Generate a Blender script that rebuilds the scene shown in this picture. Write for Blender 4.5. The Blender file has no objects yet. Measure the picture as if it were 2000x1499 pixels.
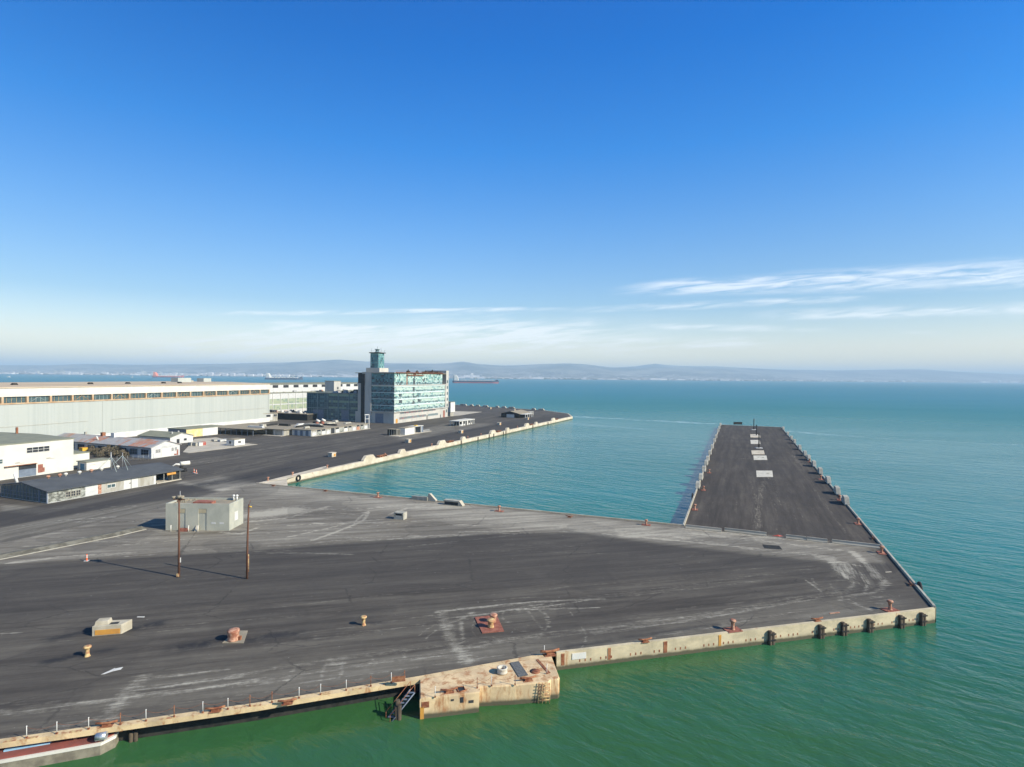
import bpy, bmesh, math, random
import numpy as np
from mathutils import Vector, Matrix
from mathutils.geometry import delaunay_2d_cdt
random.seed(7); NR = np.random.RandomState(5)
S = bpy.context.scene; C = bpy.context.collection
R = math.radians

# ------------------------------------------------------------------ camera
H = 35.0; FP = 1100.0; WZ = -2.2
al = math.atan(0.00975); th = math.atan(0.0125)
fwd = Vector((0, math.cos(th), -math.sin(th))); up0 = Vector((0, math.sin(th), math.cos(th))); rt0 = Vector((1, 0, 0))
rt = rt0*math.cos(al) + up0*math.sin(al); up = up0*math.cos(al) - rt0*math.sin(al)
cam = bpy.data.objects.new('camera', bpy.data.cameras.new('camera')); C.objects.link(cam)
cam.matrix_world = Matrix.Translation((0, 0, H)) @ Matrix((rt, up, -fwd)).transposed().to_4x4()
cam.data.sensor_width = 36; cam.data.lens = FP/2000*36; cam.data.clip_start = 0.5; cam.data.clip_end = 90000
S.camera = cam

# ------------------------------------------------------------------ world, sun, exposure
SUN_AZ = Vector((19.6, -7.6, 0)).normalized(); SUN_EL = R(32.5)
sd = Vector((SUN_AZ.x*math.cos(SUN_EL), SUN_AZ.y*math.cos(SUN_EL), math.sin(SUN_EL)))
sun = bpy.data.objects.new('sun', bpy.data.lights.new('sun', 'SUN')); C.objects.link(sun)
sun.data.energy = 4.2; sun.data.angle = R(0.5); sun.data.color = (1.0, 0.93, 0.79)
sun.rotation_euler = sd.to_track_quat('Z', 'Y').to_euler()
S.view_settings.view_transform = 'Standard'; S.view_settings.look = 'None'
S.view_settings.exposure = 0.74; S.view_settings.gamma = 1.0
S.render.engine = 'CYCLES'

class NT:
    """short-hand node chains"""
    def __init__(s, tree): s.t = tree; s.n = tree.nodes; s.l = tree.links
    def node(s, typ, **kw):
        n = s.n.new(typ)
        for k, v in kw.items(): setattr(n, k, v)
        return n
    def put(s, sock, v):
        if isinstance(v, bpy.types.NodeSocket): s.l.new(v, sock)
        else: sock.default_value = v
    def m(s, op, a, b=0.0, c=0.0, clamp=False):
        n = s.node('ShaderNodeMath', operation=op); n.use_clamp = clamp
        s.put(n.inputs[0], a); s.put(n.inputs[1], b)
        if len(n.inputs) > 2: s.put(n.inputs[2], c)
        return n.outputs[0]
    def vm(s, op, a, b):
        n = s.node('ShaderNodeVectorMath', operation=op); s.put(n.inputs[0], a); s.put(n.inputs[1], b)
        return n.outputs[0] if op not in ('DOT_PRODUCT', 'LENGTH', 'DISTANCE') else n.outputs[1]
    def ss(s, v, a, b, lo=0.0, hi=1.0):
        n = s.node('ShaderNodeMapRange', interpolation_type='SMOOTHSTEP')
        s.put(n.inputs['Value'], v); s.put(n.inputs['From Min'], a); s.put(n.inputs['From Max'], b)
        n.inputs['To Min'].default_value = lo; n.inputs['To Max'].default_value = hi
        return n.outputs[0]
    def mix(s, f, a, b, mode='MIX'):
        n = s.node('ShaderNodeMix', data_type='RGBA', blend_type=mode)
        s.put(n.inputs[0], f); s.put(n.inputs[6], a if not isinstance(a, tuple) else (*a[:3], 1)); s.put(n.inputs[7], b if not isinstance(b, tuple) else (*b[:3], 1))
        return n.outputs[2]
    def noise(s, vec, scale, detail=4, rough=0.55, dist=0.0):
        n = s.node('ShaderNodeTexNoise'); s.put(n.inputs['Vector'], vec)
        n.inputs['Scale'].default_value = scale; n.inputs['Detail'].default_value = detail
        n.inputs['Roughness'].default_value = rough; n.inputs['Distortion'].default_value = dist
        return n.outputs[0]
    def vmul(s, v, t): return s.vm('MULTIPLY', v, t)
    def xyz(s, v):
        n = s.node('ShaderNodeSeparateXYZ'); s.put(n.inputs[0], v); return n.outputs
    def comb(s, x, y, z):
        n = s.node('ShaderNodeCombineXYZ'); s.put(n.inputs[0], x); s.put(n.inputs[1], y); s.put(n.inputs[2], z); return n.outputs[0]

W = bpy.data.worlds.new('World'); S.world = W; W.use_nodes = True
nt = NT(W.node_tree); bg = W.node_tree.nodes['Background']
sky = nt.node('ShaderNodeTexSky', sky_type='NISHITA', sun_disc=False)
sky.sun_elevation = SUN_EL; sky.sun_rotation = math.atan2(sd.x, sd.y)
sky.altitude = 0; sky.air_density = 1.0; sky.dust_density = 0.6; sky.ozone_density = 3.0
gen = nt.node('ShaderNodeTexCoord').outputs['Generated']
gx, gy, gz = nt.xyz(gen)
# deepen the blue of the visible upper sky (a polarised, saturated day)
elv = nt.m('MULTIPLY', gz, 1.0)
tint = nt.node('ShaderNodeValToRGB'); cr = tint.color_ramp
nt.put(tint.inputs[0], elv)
TINT = [(0.0, (2.0, 1.74, 1.30)), (0.05, (1.74, 1.44, 1.23)), (0.122, (0.96, 1.10, 1.17)), (0.25, (0.55, 1.04, 1.42)), (0.368, (0.16, 0.93, 1.60)), (0.50, (0.0, 0.76, 1.60)), (0.62, (0.0, 0.66, 1.57)), (0.85, (0.45, 0.72, 1.05))]  # last stop, overhead and unseen, greyed to cut the blue cast on the ground
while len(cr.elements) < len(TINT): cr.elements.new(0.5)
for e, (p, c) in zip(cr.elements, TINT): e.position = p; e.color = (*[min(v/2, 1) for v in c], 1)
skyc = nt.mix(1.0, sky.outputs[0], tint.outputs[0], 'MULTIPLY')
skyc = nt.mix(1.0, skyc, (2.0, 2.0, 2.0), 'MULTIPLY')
# this sky is a little deeper away from due ahead
azl = nt.m('DIVIDE', gx, nt.m('SQRT', nt.m('ADD', nt.m('MULTIPLY', gx, gx), nt.m('ADD', nt.m('MULTIPLY', gy, gy), 0.0001))))
side = nt.m('MULTIPLY', nt.ss(azl, 0.0, -0.75, 1.0, 0.80), nt.ss(azl, 0.15, 0.75, 1.0, 0.90))
skyc = nt.mix(1.0, skyc, nt.comb(side, side, side), 'MULTIPLY')
# cirrus bands, laid out by true bearing (a = tan azimuth) and tan elevation (e)
ys = nt.m('MAXIMUM', gy, 0.05)
a = nt.m('DIVIDE', gx, ys); e = nt.m('DIVIDE', gz, ys)
fine = nt.noise(nt.comb(nt.m('MULTIPLY', a, 3.0), nt.m('MULTIPLY', nt.m('SUBTRACT', e, nt.m('MULTIPLY', a, 0.10)), 34.0), 0.0), 3.0, 9, 0.62, 0.5)
wisp = nt.noise(nt.comb(nt.m('MULTIPLY', a, 2.0), nt.m('MULTIPLY', e, 16.0), 3.3), 2.2, 6, 0.6, 0.6)
cov = None
#        a0    a1    e at a=0, slope, curve, half width, grow, strength, fade
BANDS = [(0.15, 2.0, 0.146, 0.050, 0.0, 0.006, 0.021, 1.25, 0.16),
         (-0.60, 0.16, 0.118, 0.022, 0.0, 0.004, 0.0, 1.1, 0.22),
         (0.08, 0.66, 0.113, 0.052, 0.0, 0.006, 0.0, 0.95, 0.10),
         (0.40, 2.0, 0.100, 0.030, 0.0, 0.005, 0.008, 1.05, 0.12),
         (-0.80, 0.36, 0.070, 0.020, -0.05, 0.030, 0.0, 1.8, 0.40), (-0.42, 0.12, 0.086, 0.018, 0.0, 0.008, 0.0, 1.3, 0.25),
         (0.22, 0.50, 0.091, -0.004, 0.0, 0.006, 0.0, 0.95, 0.05),
         (0.46, 0.60, 0.088, 0.0, 0.0, 0.004, 0.0, 0.35, 0.05),
         (0.68, 0.77, 0.078, 0.01, 0.0, 0.003, 0.0, 0.45, 0.03),
         (0.00, 0.50, 0.066, -0.010, 0.0, 0.009, 0.0, 1.0, 0.12), (-0.2, 0.28, 0.094, 0.004, 0.0, 0.006, 0.0, 0.9, 0.15)]
for a0, a1, e0, sl, cu, w0, w1, st, fd in BANDS:
    ec = nt.m('ADD', nt.m('MULTIPLY', a, sl), e0)
    if cu: ec = nt.m('ADD', ec, nt.m('MULTIPLY', nt.m('MULTIPLY', a, a), cu))
    w = nt.m('ADD', nt.m('MULTIPLY', nt.m('MAXIMUM', a, 0.0), w1), w0)
    jit = nt.m('MULTIPLY', nt.m('SUBTRACT', wisp, 0.5), w0*2.6)
    d = nt.m('DIVIDE', nt.m('ABSOLUTE', nt.m('ADD', nt.m('SUBTRACT', e, ec), jit)), w)
    k = nt.ss(d, 1.5, 0.15)
    k = nt.m('MULTIPLY', k, nt.m('MULTIPLY', nt.ss(a, a0, a0+fd), nt.ss(a, a1, a1-fd)))
    k = nt.m('MULTIPLY', k, nt.m('MULTIPLY', nt.ss(fine, 0.30, 0.72), st))
    cov = k if cov is None else nt.m('MAXIMUM', cov, k)
cov = nt.m('MULTIPLY', cov, nt.ss(gy, 0.1, 0.3), clamp=True)
cloud = nt.mix(nt.m('MULTIPLY', nt.m('MINIMUM', cov, 1.0), 0.62), skyc, (8.7, 8.9, 9.1))
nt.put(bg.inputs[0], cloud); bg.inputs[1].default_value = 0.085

# ------------------------------------------------------------------ helpers
def horizon(u): return 735.75 + 0.00975*(u-1000)
def G(u, v, z=0.0):
    """photo position of a point known to lie at height z -> its place in the world"""
    d = rt*((u-1000)/FP) + up*(-(v-749.5)/FP) + fwd
    t = (z-H)/d.z
    return Vector((d.x*t, d.y*t, z))
def at_u(A, B, u):
    """point of the ground line AB seen in the column u"""
    n = rt*((u-1000)/FP) + fwd; k = n.x/n.y
    for _ in range(3):
        s = (k*A.y-A.x)/((B.x-A.x)-k*(B.y-A.y)); P = A + (B-A)*s
        yv = -((H*FP/P.y))/FP; n = rt*((u-1000)/FP) + up*(yv) + fwd; k = n.x/n.y
    return P
FD = Vector((0.3735, 0.9276, 0)).normalized(); LD = Vector((-FD.y, FD.x, 0)); FA = math.atan2(FD.y, FD.x)

class MB:
    def __init__(s): s.v = []; s.f = []; s.c = []; s.sm = []
    def face(s, pts, col=None, smooth=False):
        i = len(s.v); s.v += [tuple(p) for p in pts]; s.f.append(tuple(range(i, i+len(pts)))); s.c.append(col); s.sm.append(smooth)
    def mesh(s, vs, fs, col=None, smooth=False):
        i = len(s.v); s.v += [tuple(p) for p in vs]
        for f in fs: s.f.append(tuple(i+k for k in f)); s.c.append(col); s.sm.append(smooth)
    def box(s, x0, x1, y0, y1, z0, z1, col=None, top=1.0):
        cx, cy = (x0+x1)/2, (y0+y1)/2
        q = [(x0, y0), (x1, y0), (x1, y1), (x0, y1)]
        vs = [(x, y, z0) for x, y in q] + [(cx+(x-cx)*top, cy+(y-cy)*top, z1) for x, y in q]
        s.mesh(vs, [(3, 2, 1, 0), (4, 5, 6, 7), (0, 1, 5, 4), (1, 2, 6, 5), (2, 3, 7, 6), (3, 0, 4, 7)], col); return s
    def prism(s, poly, z0, z1, col=None):
        n = len(poly); vs = [(p[0], p[1], z0) for p in poly] + [(p[0], p[1], z1) for p in poly]
        s.mesh(vs, [tuple(range(n-1, -1, -1)), tuple(range(n, 2*n))] + [(i, (i+1) % n, n+(i+1) % n, n+i) for i in range(n)], col); return s
    def extr(s, prof, y0, y1, col=None):
        """profile in xz extruded along y"""
        n = len(prof); vs = [(p[0], y0, p[1]) for p in prof] + [(p[0], y1, p[1]) for p in prof]
        s.mesh(vs, [tuple(range(n)), tuple(range(2*n-1, n-1, -1))] + [(n+i, n+(i+1) % n, (i+1) % n, i) for i in range(n)], col); return s
    def extx(s, prof, x0, x1, col=None):
        """profile in yz extruded along x"""
        n = len(prof); vs = [(x0, p[0], p[1]) for p in prof] + [(x1, p[0], p[1]) for p in prof]
        s.mesh(vs, [tuple(range(n-1, -1, -1)), tuple(range(n, 2*n))] + [(i, (i+1) % n, n+(i+1) % n, n+i) for i in range(n)], col); return s
    def tube(s, pts, r, n=8, r1=None, col=None, cap=True):
        pts = [Vector(p) for p in pts]; m = len(pts); vs = []
        for i, p in enumerate(pts):
            t = (pts[min(i+1, m-1)]-pts[max(i-1, 0)]).normalized()
            a = t.orthogonal().normalized() if abs(t.z) < .999 else Vector((1, 0, 0)); b = t.cross(a)
            rr = r if r1 is None else r + (r1-r)*i/(m-1)
            vs += [p + (a*math.cos(2*math.pi*k/n) + b*math.sin(2*math.pi*k/n))*rr for k in range(n)]
        fs = [(i*n+k, i*n+(k+1) % n, (i+1)*n+(k+1) % n, (i+1)*n+k) for i in range(m-1) for k in range(n)]
        s.mesh(vs, fs, col, True)
        if cap: s.mesh(vs[:n], [tuple(range(n-1, -1, -1))], col); s.mesh(vs[-n:], [tuple(range(n))], col)
        return s
    def lathe(s, prof, cx=0, cy=0, n=16, z=0, col=None):
        vs = [(cx+r*math.cos(2*math.pi*k/n), cy+r*math.sin(2*math.pi*k/n), z+h) for r, h in prof for k in range(n)]
        fs = [(i*n+k, i*n+(k+1) % n, (i+1)*n+(k+1) % n, (i+1)*n+k) for i in range(len(prof)-1) for k in range(n)]
        s.mesh(vs, fs, col, True); return s
    def build(s, name, mat, parent=None, bevel=0.0):
        me = bpy.data.meshes.new(name); me.from_pydata(s.v, [], s.f); me.materials.append(mat)
        me.polygons.foreach_set('use_smooth', s.sm)
        if any(c is not None for c in s.c):
            at = me.color_attributes.new('col', 'FLOAT_COLOR', 'CORNER'); buf = []
            for f, c in zip(s.f, s.c): buf += list((*(c or (0.5, 0.5, 0.5)), 1))*len(f)
            at.data.foreach_set('color', buf)
        bm = bmesh.new(); bm.from_mesh(me); bmesh.ops.remove_doubles(bm, verts=bm.verts, dist=0.0004)
        if not any(c is not None for c in s.c): bmesh.ops.recalc_face_normals(bm, faces=bm.faces)
        bm.to_mesh(me); bm.free()
        o = bpy.data.objects.new(name, me); C.objects.link(o); o.parent = parent
        if bevel:
            b = o.modifiers.new('bevel', 'BEVEL'); b.width = bevel; b.segments = 2; b.limit_method = 'ANGLE'
        return o
def tag(o, label, cat, group=None):
    o['label'] = label; o['category'] = cat
    if group: o['group'] = group
    return o
def thing(name, label, cat, loc=(0, 0, 0), rz=0.0, group=None):
    o = bpy.data.objects.new(name, None); C.objects.link(o); o.empty_display_size = 0.5
    o.location = loc; o.rotation_euler = (0, 0, rz); return tag(o, label, cat, group)
def dup(root, loc, rz, label, scale=1.0):
    r = root.copy(); C.objects.link(r); r.location = loc; r.rotation_euler = (0, 0, rz); r['label'] = label
    r.scale = (scale,)*3 if not isinstance(scale, tuple) else scale
    for ch in list(root.children):
        c = ch.copy(); C.objects.link(c); c.parent = r
        for g in ch.children:
            d = g.copy(); C.objects.link(d); d.parent = c
    return r
ORD = ['first', 'second', 'third', 'fourth', 'fifth', 'sixth', 'seventh', 'eighth', 'ninth', 'tenth', 'eleventh', 'twelfth', 'thirteenth', 'fourteenth', 'fifteenth', 'sixteenth', 'seventeenth', 'eighteenth', 'nineteenth', 'twentieth', 'twenty-first', 'twenty-second']

# ------------------------------------------------------------------ materials
def mat(name, c1, c2, scale=0.6, stretch=(1, 1, 1), rough=0.8, bump=0.0, bscale=8.0, metal=0.0, coord='pos', rust=0.0, rustc=(0.30, 0.10, 0.035), rstretch=(1, 1, .25), rscale=0.9, tide=False, grime=0.0, grimec=(0.10, 0.095, 0.08), lo=0.35, hi=0.65, spec=0.35):
    m = bpy.data.materials.new(name); m.use_nodes = True; n = NT(m.node_tree); b = m.node_tree.nodes['Principled BSDF']
    p = n.node('ShaderNodeNewGeometry').outputs['Position'] if coord == 'pos' else n.node('ShaderNodeTexCoord').outputs['Object']
    ps = n.vmul(p, stretch)
    f = n.ss(n.noise(ps, scale, 6, 0.6), lo, hi)
    col = n.mix(f, c1, c2)
    if grime:
        g = n.ss(n.noise(n.vmul(p, (1, 1, .3)), 0.35, 8, 0.7, 0.3), 0.62-grime*.25, 0.75)
        col = n.mix(n.m('MULTIPLY', g, min(1, grime*1.4), clamp=True), col, grimec)
    if rust:
        g = n.ss(n.noise(n.vmul(p, rstretch), rscale, 7, 0.65, 0.2), 0.70-rust*.25, 0.78-rust*.15)
        col = n.mix(n.m('MULTIPLY', g, 0.9), col, n.mix(n.noise(p, 3.0, 3), rustc, (0.42, 0.22, 0.09)))
    if tide:
        z = n.m('ADD', n.xyz(p)[2], n.m('MULTIPLY', n.noise(n.vmul(p, (1, 1, .4)), 0.9, 5), 0.5))
        col = n.mix(n.ss(z, -1.28, -1.60), col, (0.028, 0.030, 0.018))
        col = n.mix(n.m('MULTIPLY', n.ss(z, -0.95, -1.5), 0.4), col, (0.20, 0.17, 0.10))
    n.put(b.inputs['Base Color'], col); b.inputs['Roughness'].default_value = rough; b.inputs['Metallic'].default_value = metal
    b.inputs['Specular IOR Level'].default_value = spec
    if bump:
        bn = n.node('ShaderNodeBump'); bn.inputs['Strength'].default_value = bump; bn.inputs['Distance'].default_value = 0.05
        n.put(bn.inputs['Height'], n.noise(p, bscale, 5)); n.put(b.inputs['Normal'], bn.outputs[0])
    return m
def attrmat(name, rough, spec=0.5, metal=0.0, var=0.0):
    m = bpy.data.materials.new(name); m.use_nodes = True; n = NT(m.node_tree); b = m.node_tree.nodes['Principled BSDF']
    a_ = n.node('ShaderNodeVertexColor', layer_name='col').outputs[0]
    if var:
        p = n.node('ShaderNodeNewGeometry').outputs['Position']
        a_ = n.mix(n.m('MULTIPLY', n.ss(n.noise(p, 0.7, 6, .65), .35, .7), var), a_, (0.05, 0.045, 0.04))
    n.put(b.inputs['Base Color'], a_); b.inputs['Roughness'].default_value = rough; b.inputs['Specular IOR Level'].default_value = spec
    b.inputs['Metallic'].default_value = metal
    return m
M = {}
M['conc'] = mat('weathered_concrete', (0.50, 0.445, 0.33), (0.36, 0.315, 0.225), 0.5, rough=.9, bump=.4, bscale=3, rust=.34, grime=.25, grimec=(.19, .16, .11))
M['quay'] = mat('quay_concrete', (0.60, 0.50, 0.32), (0.44, 0.37, 0.24), 0.35, (1, 1, 2), rough=.9, bump=.5, bscale=2, rust=.36, rscale=.6, rstretch=(1, 1, .18), tide=True, grime=.3, grimec=(.17, .15, .10))
M['quaylt'] = mat('bleached_quay_concrete', (0.60, 0.52, 0.39), (0.45, 0.38, 0.27), 0.3, rough=.9, bump=.4, bscale=2, rust=.22, tide=True, grime=.15, grimec=(.24, .2, .14))
M['plat'] = mat('rust_stained_concrete', (0.70, 0.52, 0.29), (0.53, 0.39, 0.225), 0.4, rough=.9, bump=.5, bscale=3, rust=.95, rscale=.9, rstretch=(1, 1, .3), tide=True, grime=.2, grimec=(.24, .19, .12))
M['capc'] = mat('rusty_cap_concrete', (0.68, 0.51, 0.28), (0.50, 0.37, 0.205), 0.45, rough=.9, bump=.5, bscale=3, rust=.72, rscale=1.1, rstretch=(1, 1, .6), grime=.3, grimec=(.2, .16, .11))
M['under'] = mat('deep_shade_and_black', (0.012, 0.013, 0.012), (0.035, 0.032, 0.026), 0.8, rough=.9, bump=.5, bscale=2)  # near-black: shade under overhangs put into the colour, also black fittings
M['block'] = mat('fender_block_concrete', (0.44, 0.41, 0.33), (0.31, 0.29, 0.23), 0.7, rough=.9, bump=.4, bscale=4, grime=.3)
M['gconc'] = mat('pale_green_painted_concrete', (0.42, 0.41, 0.325), (0.34, 0.34, 0.275), 0.35, (1, 1, .7), rough=.85, bump=.25, bscale=5, grime=.16, grimec=(.19, .185, .16))
M['roofc'] = mat('dusty_roof_screed', (0.33, 0.27, 0.18), (0.24, 0.21, 0.15), 0.5, rough=.95, grime=.3, grimec=(.14, .1, .07))
M['rust'] = mat('rusted_steel', (0.19, 0.060, 0.028), (0.33, 0.15, 0.07), 2.5, rough=.85, bump=.4, bscale=9)
M['rustp'] = mat('red_rust_plate', (0.22, 0.072, 0.045), (0.32, 0.125, 0.08), 1.6, rough=.8, bump=.3)
M['bollard'] = mat('peeling_ochre_paint', (0.58, 0.43, 0.19), (0.38, 0.18, 0.085), 2.6, rough=.7, bump=.3, lo=.42, hi=.58)
M['bolpink'] = mat('rust_pink_paint', (0.52, 0.30, 0.19), (0.27, 0.10, 0.055), 2.2, rough=.75, bump=.3)
M['white'] = mat('white_paint', (0.66, 0.64, 0.57), (0.56, 0.54, 0.48), 0.25, rough=.7, grime=.12, grimec=(.4, .36, .28), coord='pos')
M['whitew'] = mat('cream_stucco_wall', (0.64, 0.605, 0.51), (0.57, 0.54, 0.455), 0.22, rough=.85, grime=.1, grimec=(.45, .38, .27))
M['clap'] = mat('peeling_white_boards', (0.58, 0.57, 0.53), (0.47, 0.465, 0.43), 0.5, (1, 1, 6), rough=.8, grime=.3, grimec=(.34, .3, .24))
M['olive'] = mat('olive_roofing_felt', (0.235, 0.235, 0.165), (0.195, 0.20, 0.145), 0.25, rough=.95, grime=.2, grimec=(.13, .13, .10))
M['char'] = mat('charcoal_roofing', (0.088, 0.092, 0.092), (0.068, 0.072, 0.073), 0.3, rough=.9, grime=.1, grimec=(.13, .13, .12))
M['tin'] = mat('grey_tin_roof_with_rust', (0.36, 0.35, 0.33), (0.29, 0.285, 0.27), 0.4, (2, 1, 1), rough=.85, rust=.85, rscale=.10, rstretch=(1.6, .8, 1), rustc=(.36, .12, .06))
M['black'] = mat('black_rubber', (0.014, 0.014, 0.014), (0.03, 0.028, 0.026), 3, rough=.8)
M['dark'] = mat('dark_opening', (0.018, 0.022, 0.026), (0.04, 0.042, 0.042), 0.8, rough=.9)
M['timber'] = mat('creosoted_timber', (0.045, 0.035, 0.025), (0.105, 0.08, 0.05), 2.0, (1, 1, .2), rough=.9, bump=.5)
M['pole'] = mat('brown_timber_pole', (0.155, 0.072, 0.040), (0.095, 0.046, 0.028), 3.0, (1, 1, .15), rough=.85, bump=.4)
M['steel'] = mat('galvanised_steel', (0.40, 0.40, 0.38), (0.30, 0.30, 0.29), 2, rough=.5, metal=.5)
M['orange'] = mat('faded_orange_plastic', (0.72, 0.13, 0.045), (0.62, 0.16, 0.07), 3, rough=.6)
M['ochre'] = mat('ochre_timber_panel', (0.55, 0.27, 0.045), (0.46, 0.22, 0.05), 1.5, (1, 1, .4), rough=.8)
M['yellow'] = mat('yellow_paint', (0.70, 0.42, 0.035), (0.6, 0.36, 0.05), 1.5, rough=.6)
M['bluew'] = mat('blue_shade_and_paint', (0.17, 0.20, 0.235), (0.13, 0.155, 0.19), .8, rough=.7)  # blue-grey with shade put into the colour, also plain blue paint
M['boards'] = mat('weathered_plywood', (0.30, 0.275, 0.215), (0.40, 0.38, 0.32), 0.8, (1, 1, .25), rough=.9, grime=.35, grimec=(.13, .115, .09))
M['dustwood'] = mat('dirty_glazed_boards', (0.34, 0.345, 0.29), (0.11, 0.11, 0.09), 0.9, (1, 1, 1.4), rough=.7, lo=.42, hi=.6)
M['red'] = mat('red_paint', (0.42, 0.055, 0.035), (0.34, 0.06, 0.04), 1.5, rough=.6)
M['hullred'] = mat('faded_red_barge_paint', (0.26, 0.075, 0.055), (0.19, 0.065, 0.05), 0.8, rough=.75, grime=.3, grimec=(.1, .05, .04))
M['pad'] = mat('pale_concrete_pad', (0.50, 0.44, 0.335), (0.40, 0.355, 0.27), 0.2, rough=.95, grime=.3, grimec=(.25, .22, .17))
M['rsheet'] = mat('rusty_roof_sheet', (0.42, 0.17, 0.10), (0.38, 0.27, 0.21), .9, (1, 1, 1), rough=.85, lo=.4, hi=.62)
M['padc'] = mat('cream_pad', (0.60, 0.55, 0.44), (0.48, 0.44, 0.35), .4, rough=.95, grime=.35, grimec=(.3, .27, .2))
M['brush'] = mat('dry_scrub', (0.17, 0.13, 0.085), (0.10, 0.09, 0.055), 1.2, rough=.95)
M['glassd'] = mat('dusty_dark_glazing', (0.045, 0.075, 0.080), (0.080, 0.120, 0.115), 0.5, rough=.25, spec=.6)
M['col'] = attrmat('tinted_panes', .35, .35)
M['colm'] = attrmat('painted_parts', .75, .3, var=.35)

# corrugated pale-green shed wall
def shedmat():
    m = bpy.data.materials.new('pale_mint_sheeting'); m.use_nodes = True; n = NT(m.node_tree); b = m.node_tree.nodes['Principled BSDF']
    p = n.node('ShaderNodeTexCoord').outputs['Object']
    f1 = n.ss(n.noise(n.vmul(p, (1, 1, .05)), .12, 5, .7), .38, .62)
    f2 = n.ss(n.noise(n.vmul(p, (1, 1, .02)), 1.0, 3, .6), .42, .60)
    col = n.mix(f1, (0.40, 0.415, 0.365), (0.36, 0.38, 0.34))
    col = n.mix(n.m('MULTIPLY', f2, .5), col, (0.425, 0.44, 0.395))
    x, y, z = n.xyz(p)
    seam = n.ss(n.m('ABSOLUTE', n.m('SUBTRACT', n.m('FRACT', n.m('DIVIDE', x, 6.1)), .5)), .487, .497)
    col = n.mix(n.m('MULTIPLY', seam, .25), col, (0.30, 0.35, 0.33))
    hz = n.ss(n.m('ABSOLUTE', n.m('SUBTRACT', z, 15.0)), .16, .06)
    col = n.mix(n.m('MULTIPLY', hz, .12), col, (0.30, 0.34, 0.32))
    n.put(b.inputs['Base Color'], col); b.inputs['Roughness'].default_value = .75; b.inputs['Specular IOR Level'].default_value = .3
    return m
M['shed'] = shedmat()

# ------------------------------------------------------------------ haze (closed box of even air)
def haze():
    m = bpy.data.materials.new('haze'); m.use_nodes = True; t = m.node_tree; t.nodes.remove(t.nodes['Principled BSDF'])
    v = t.nodes.new('ShaderNodeVolumePrincipled'); v.inputs['Color'].default_value = (0.64, 0.86, 1.0, 1)
    v.inputs['Density'].default_value = HAZE_DENSITY; v.inputs['Anisotropy'].default_value = 0.0
    t.links.new(v.outputs[0], t.nodes['Material Output'].inputs['Volume'])
    b = MB(); b.box(-42000, 42000, -1500, 42000, -12, 450); o = b.build('haze', m); o['kind'] = 'stuff'
HAZE_DENSITY = 0.000095

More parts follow.
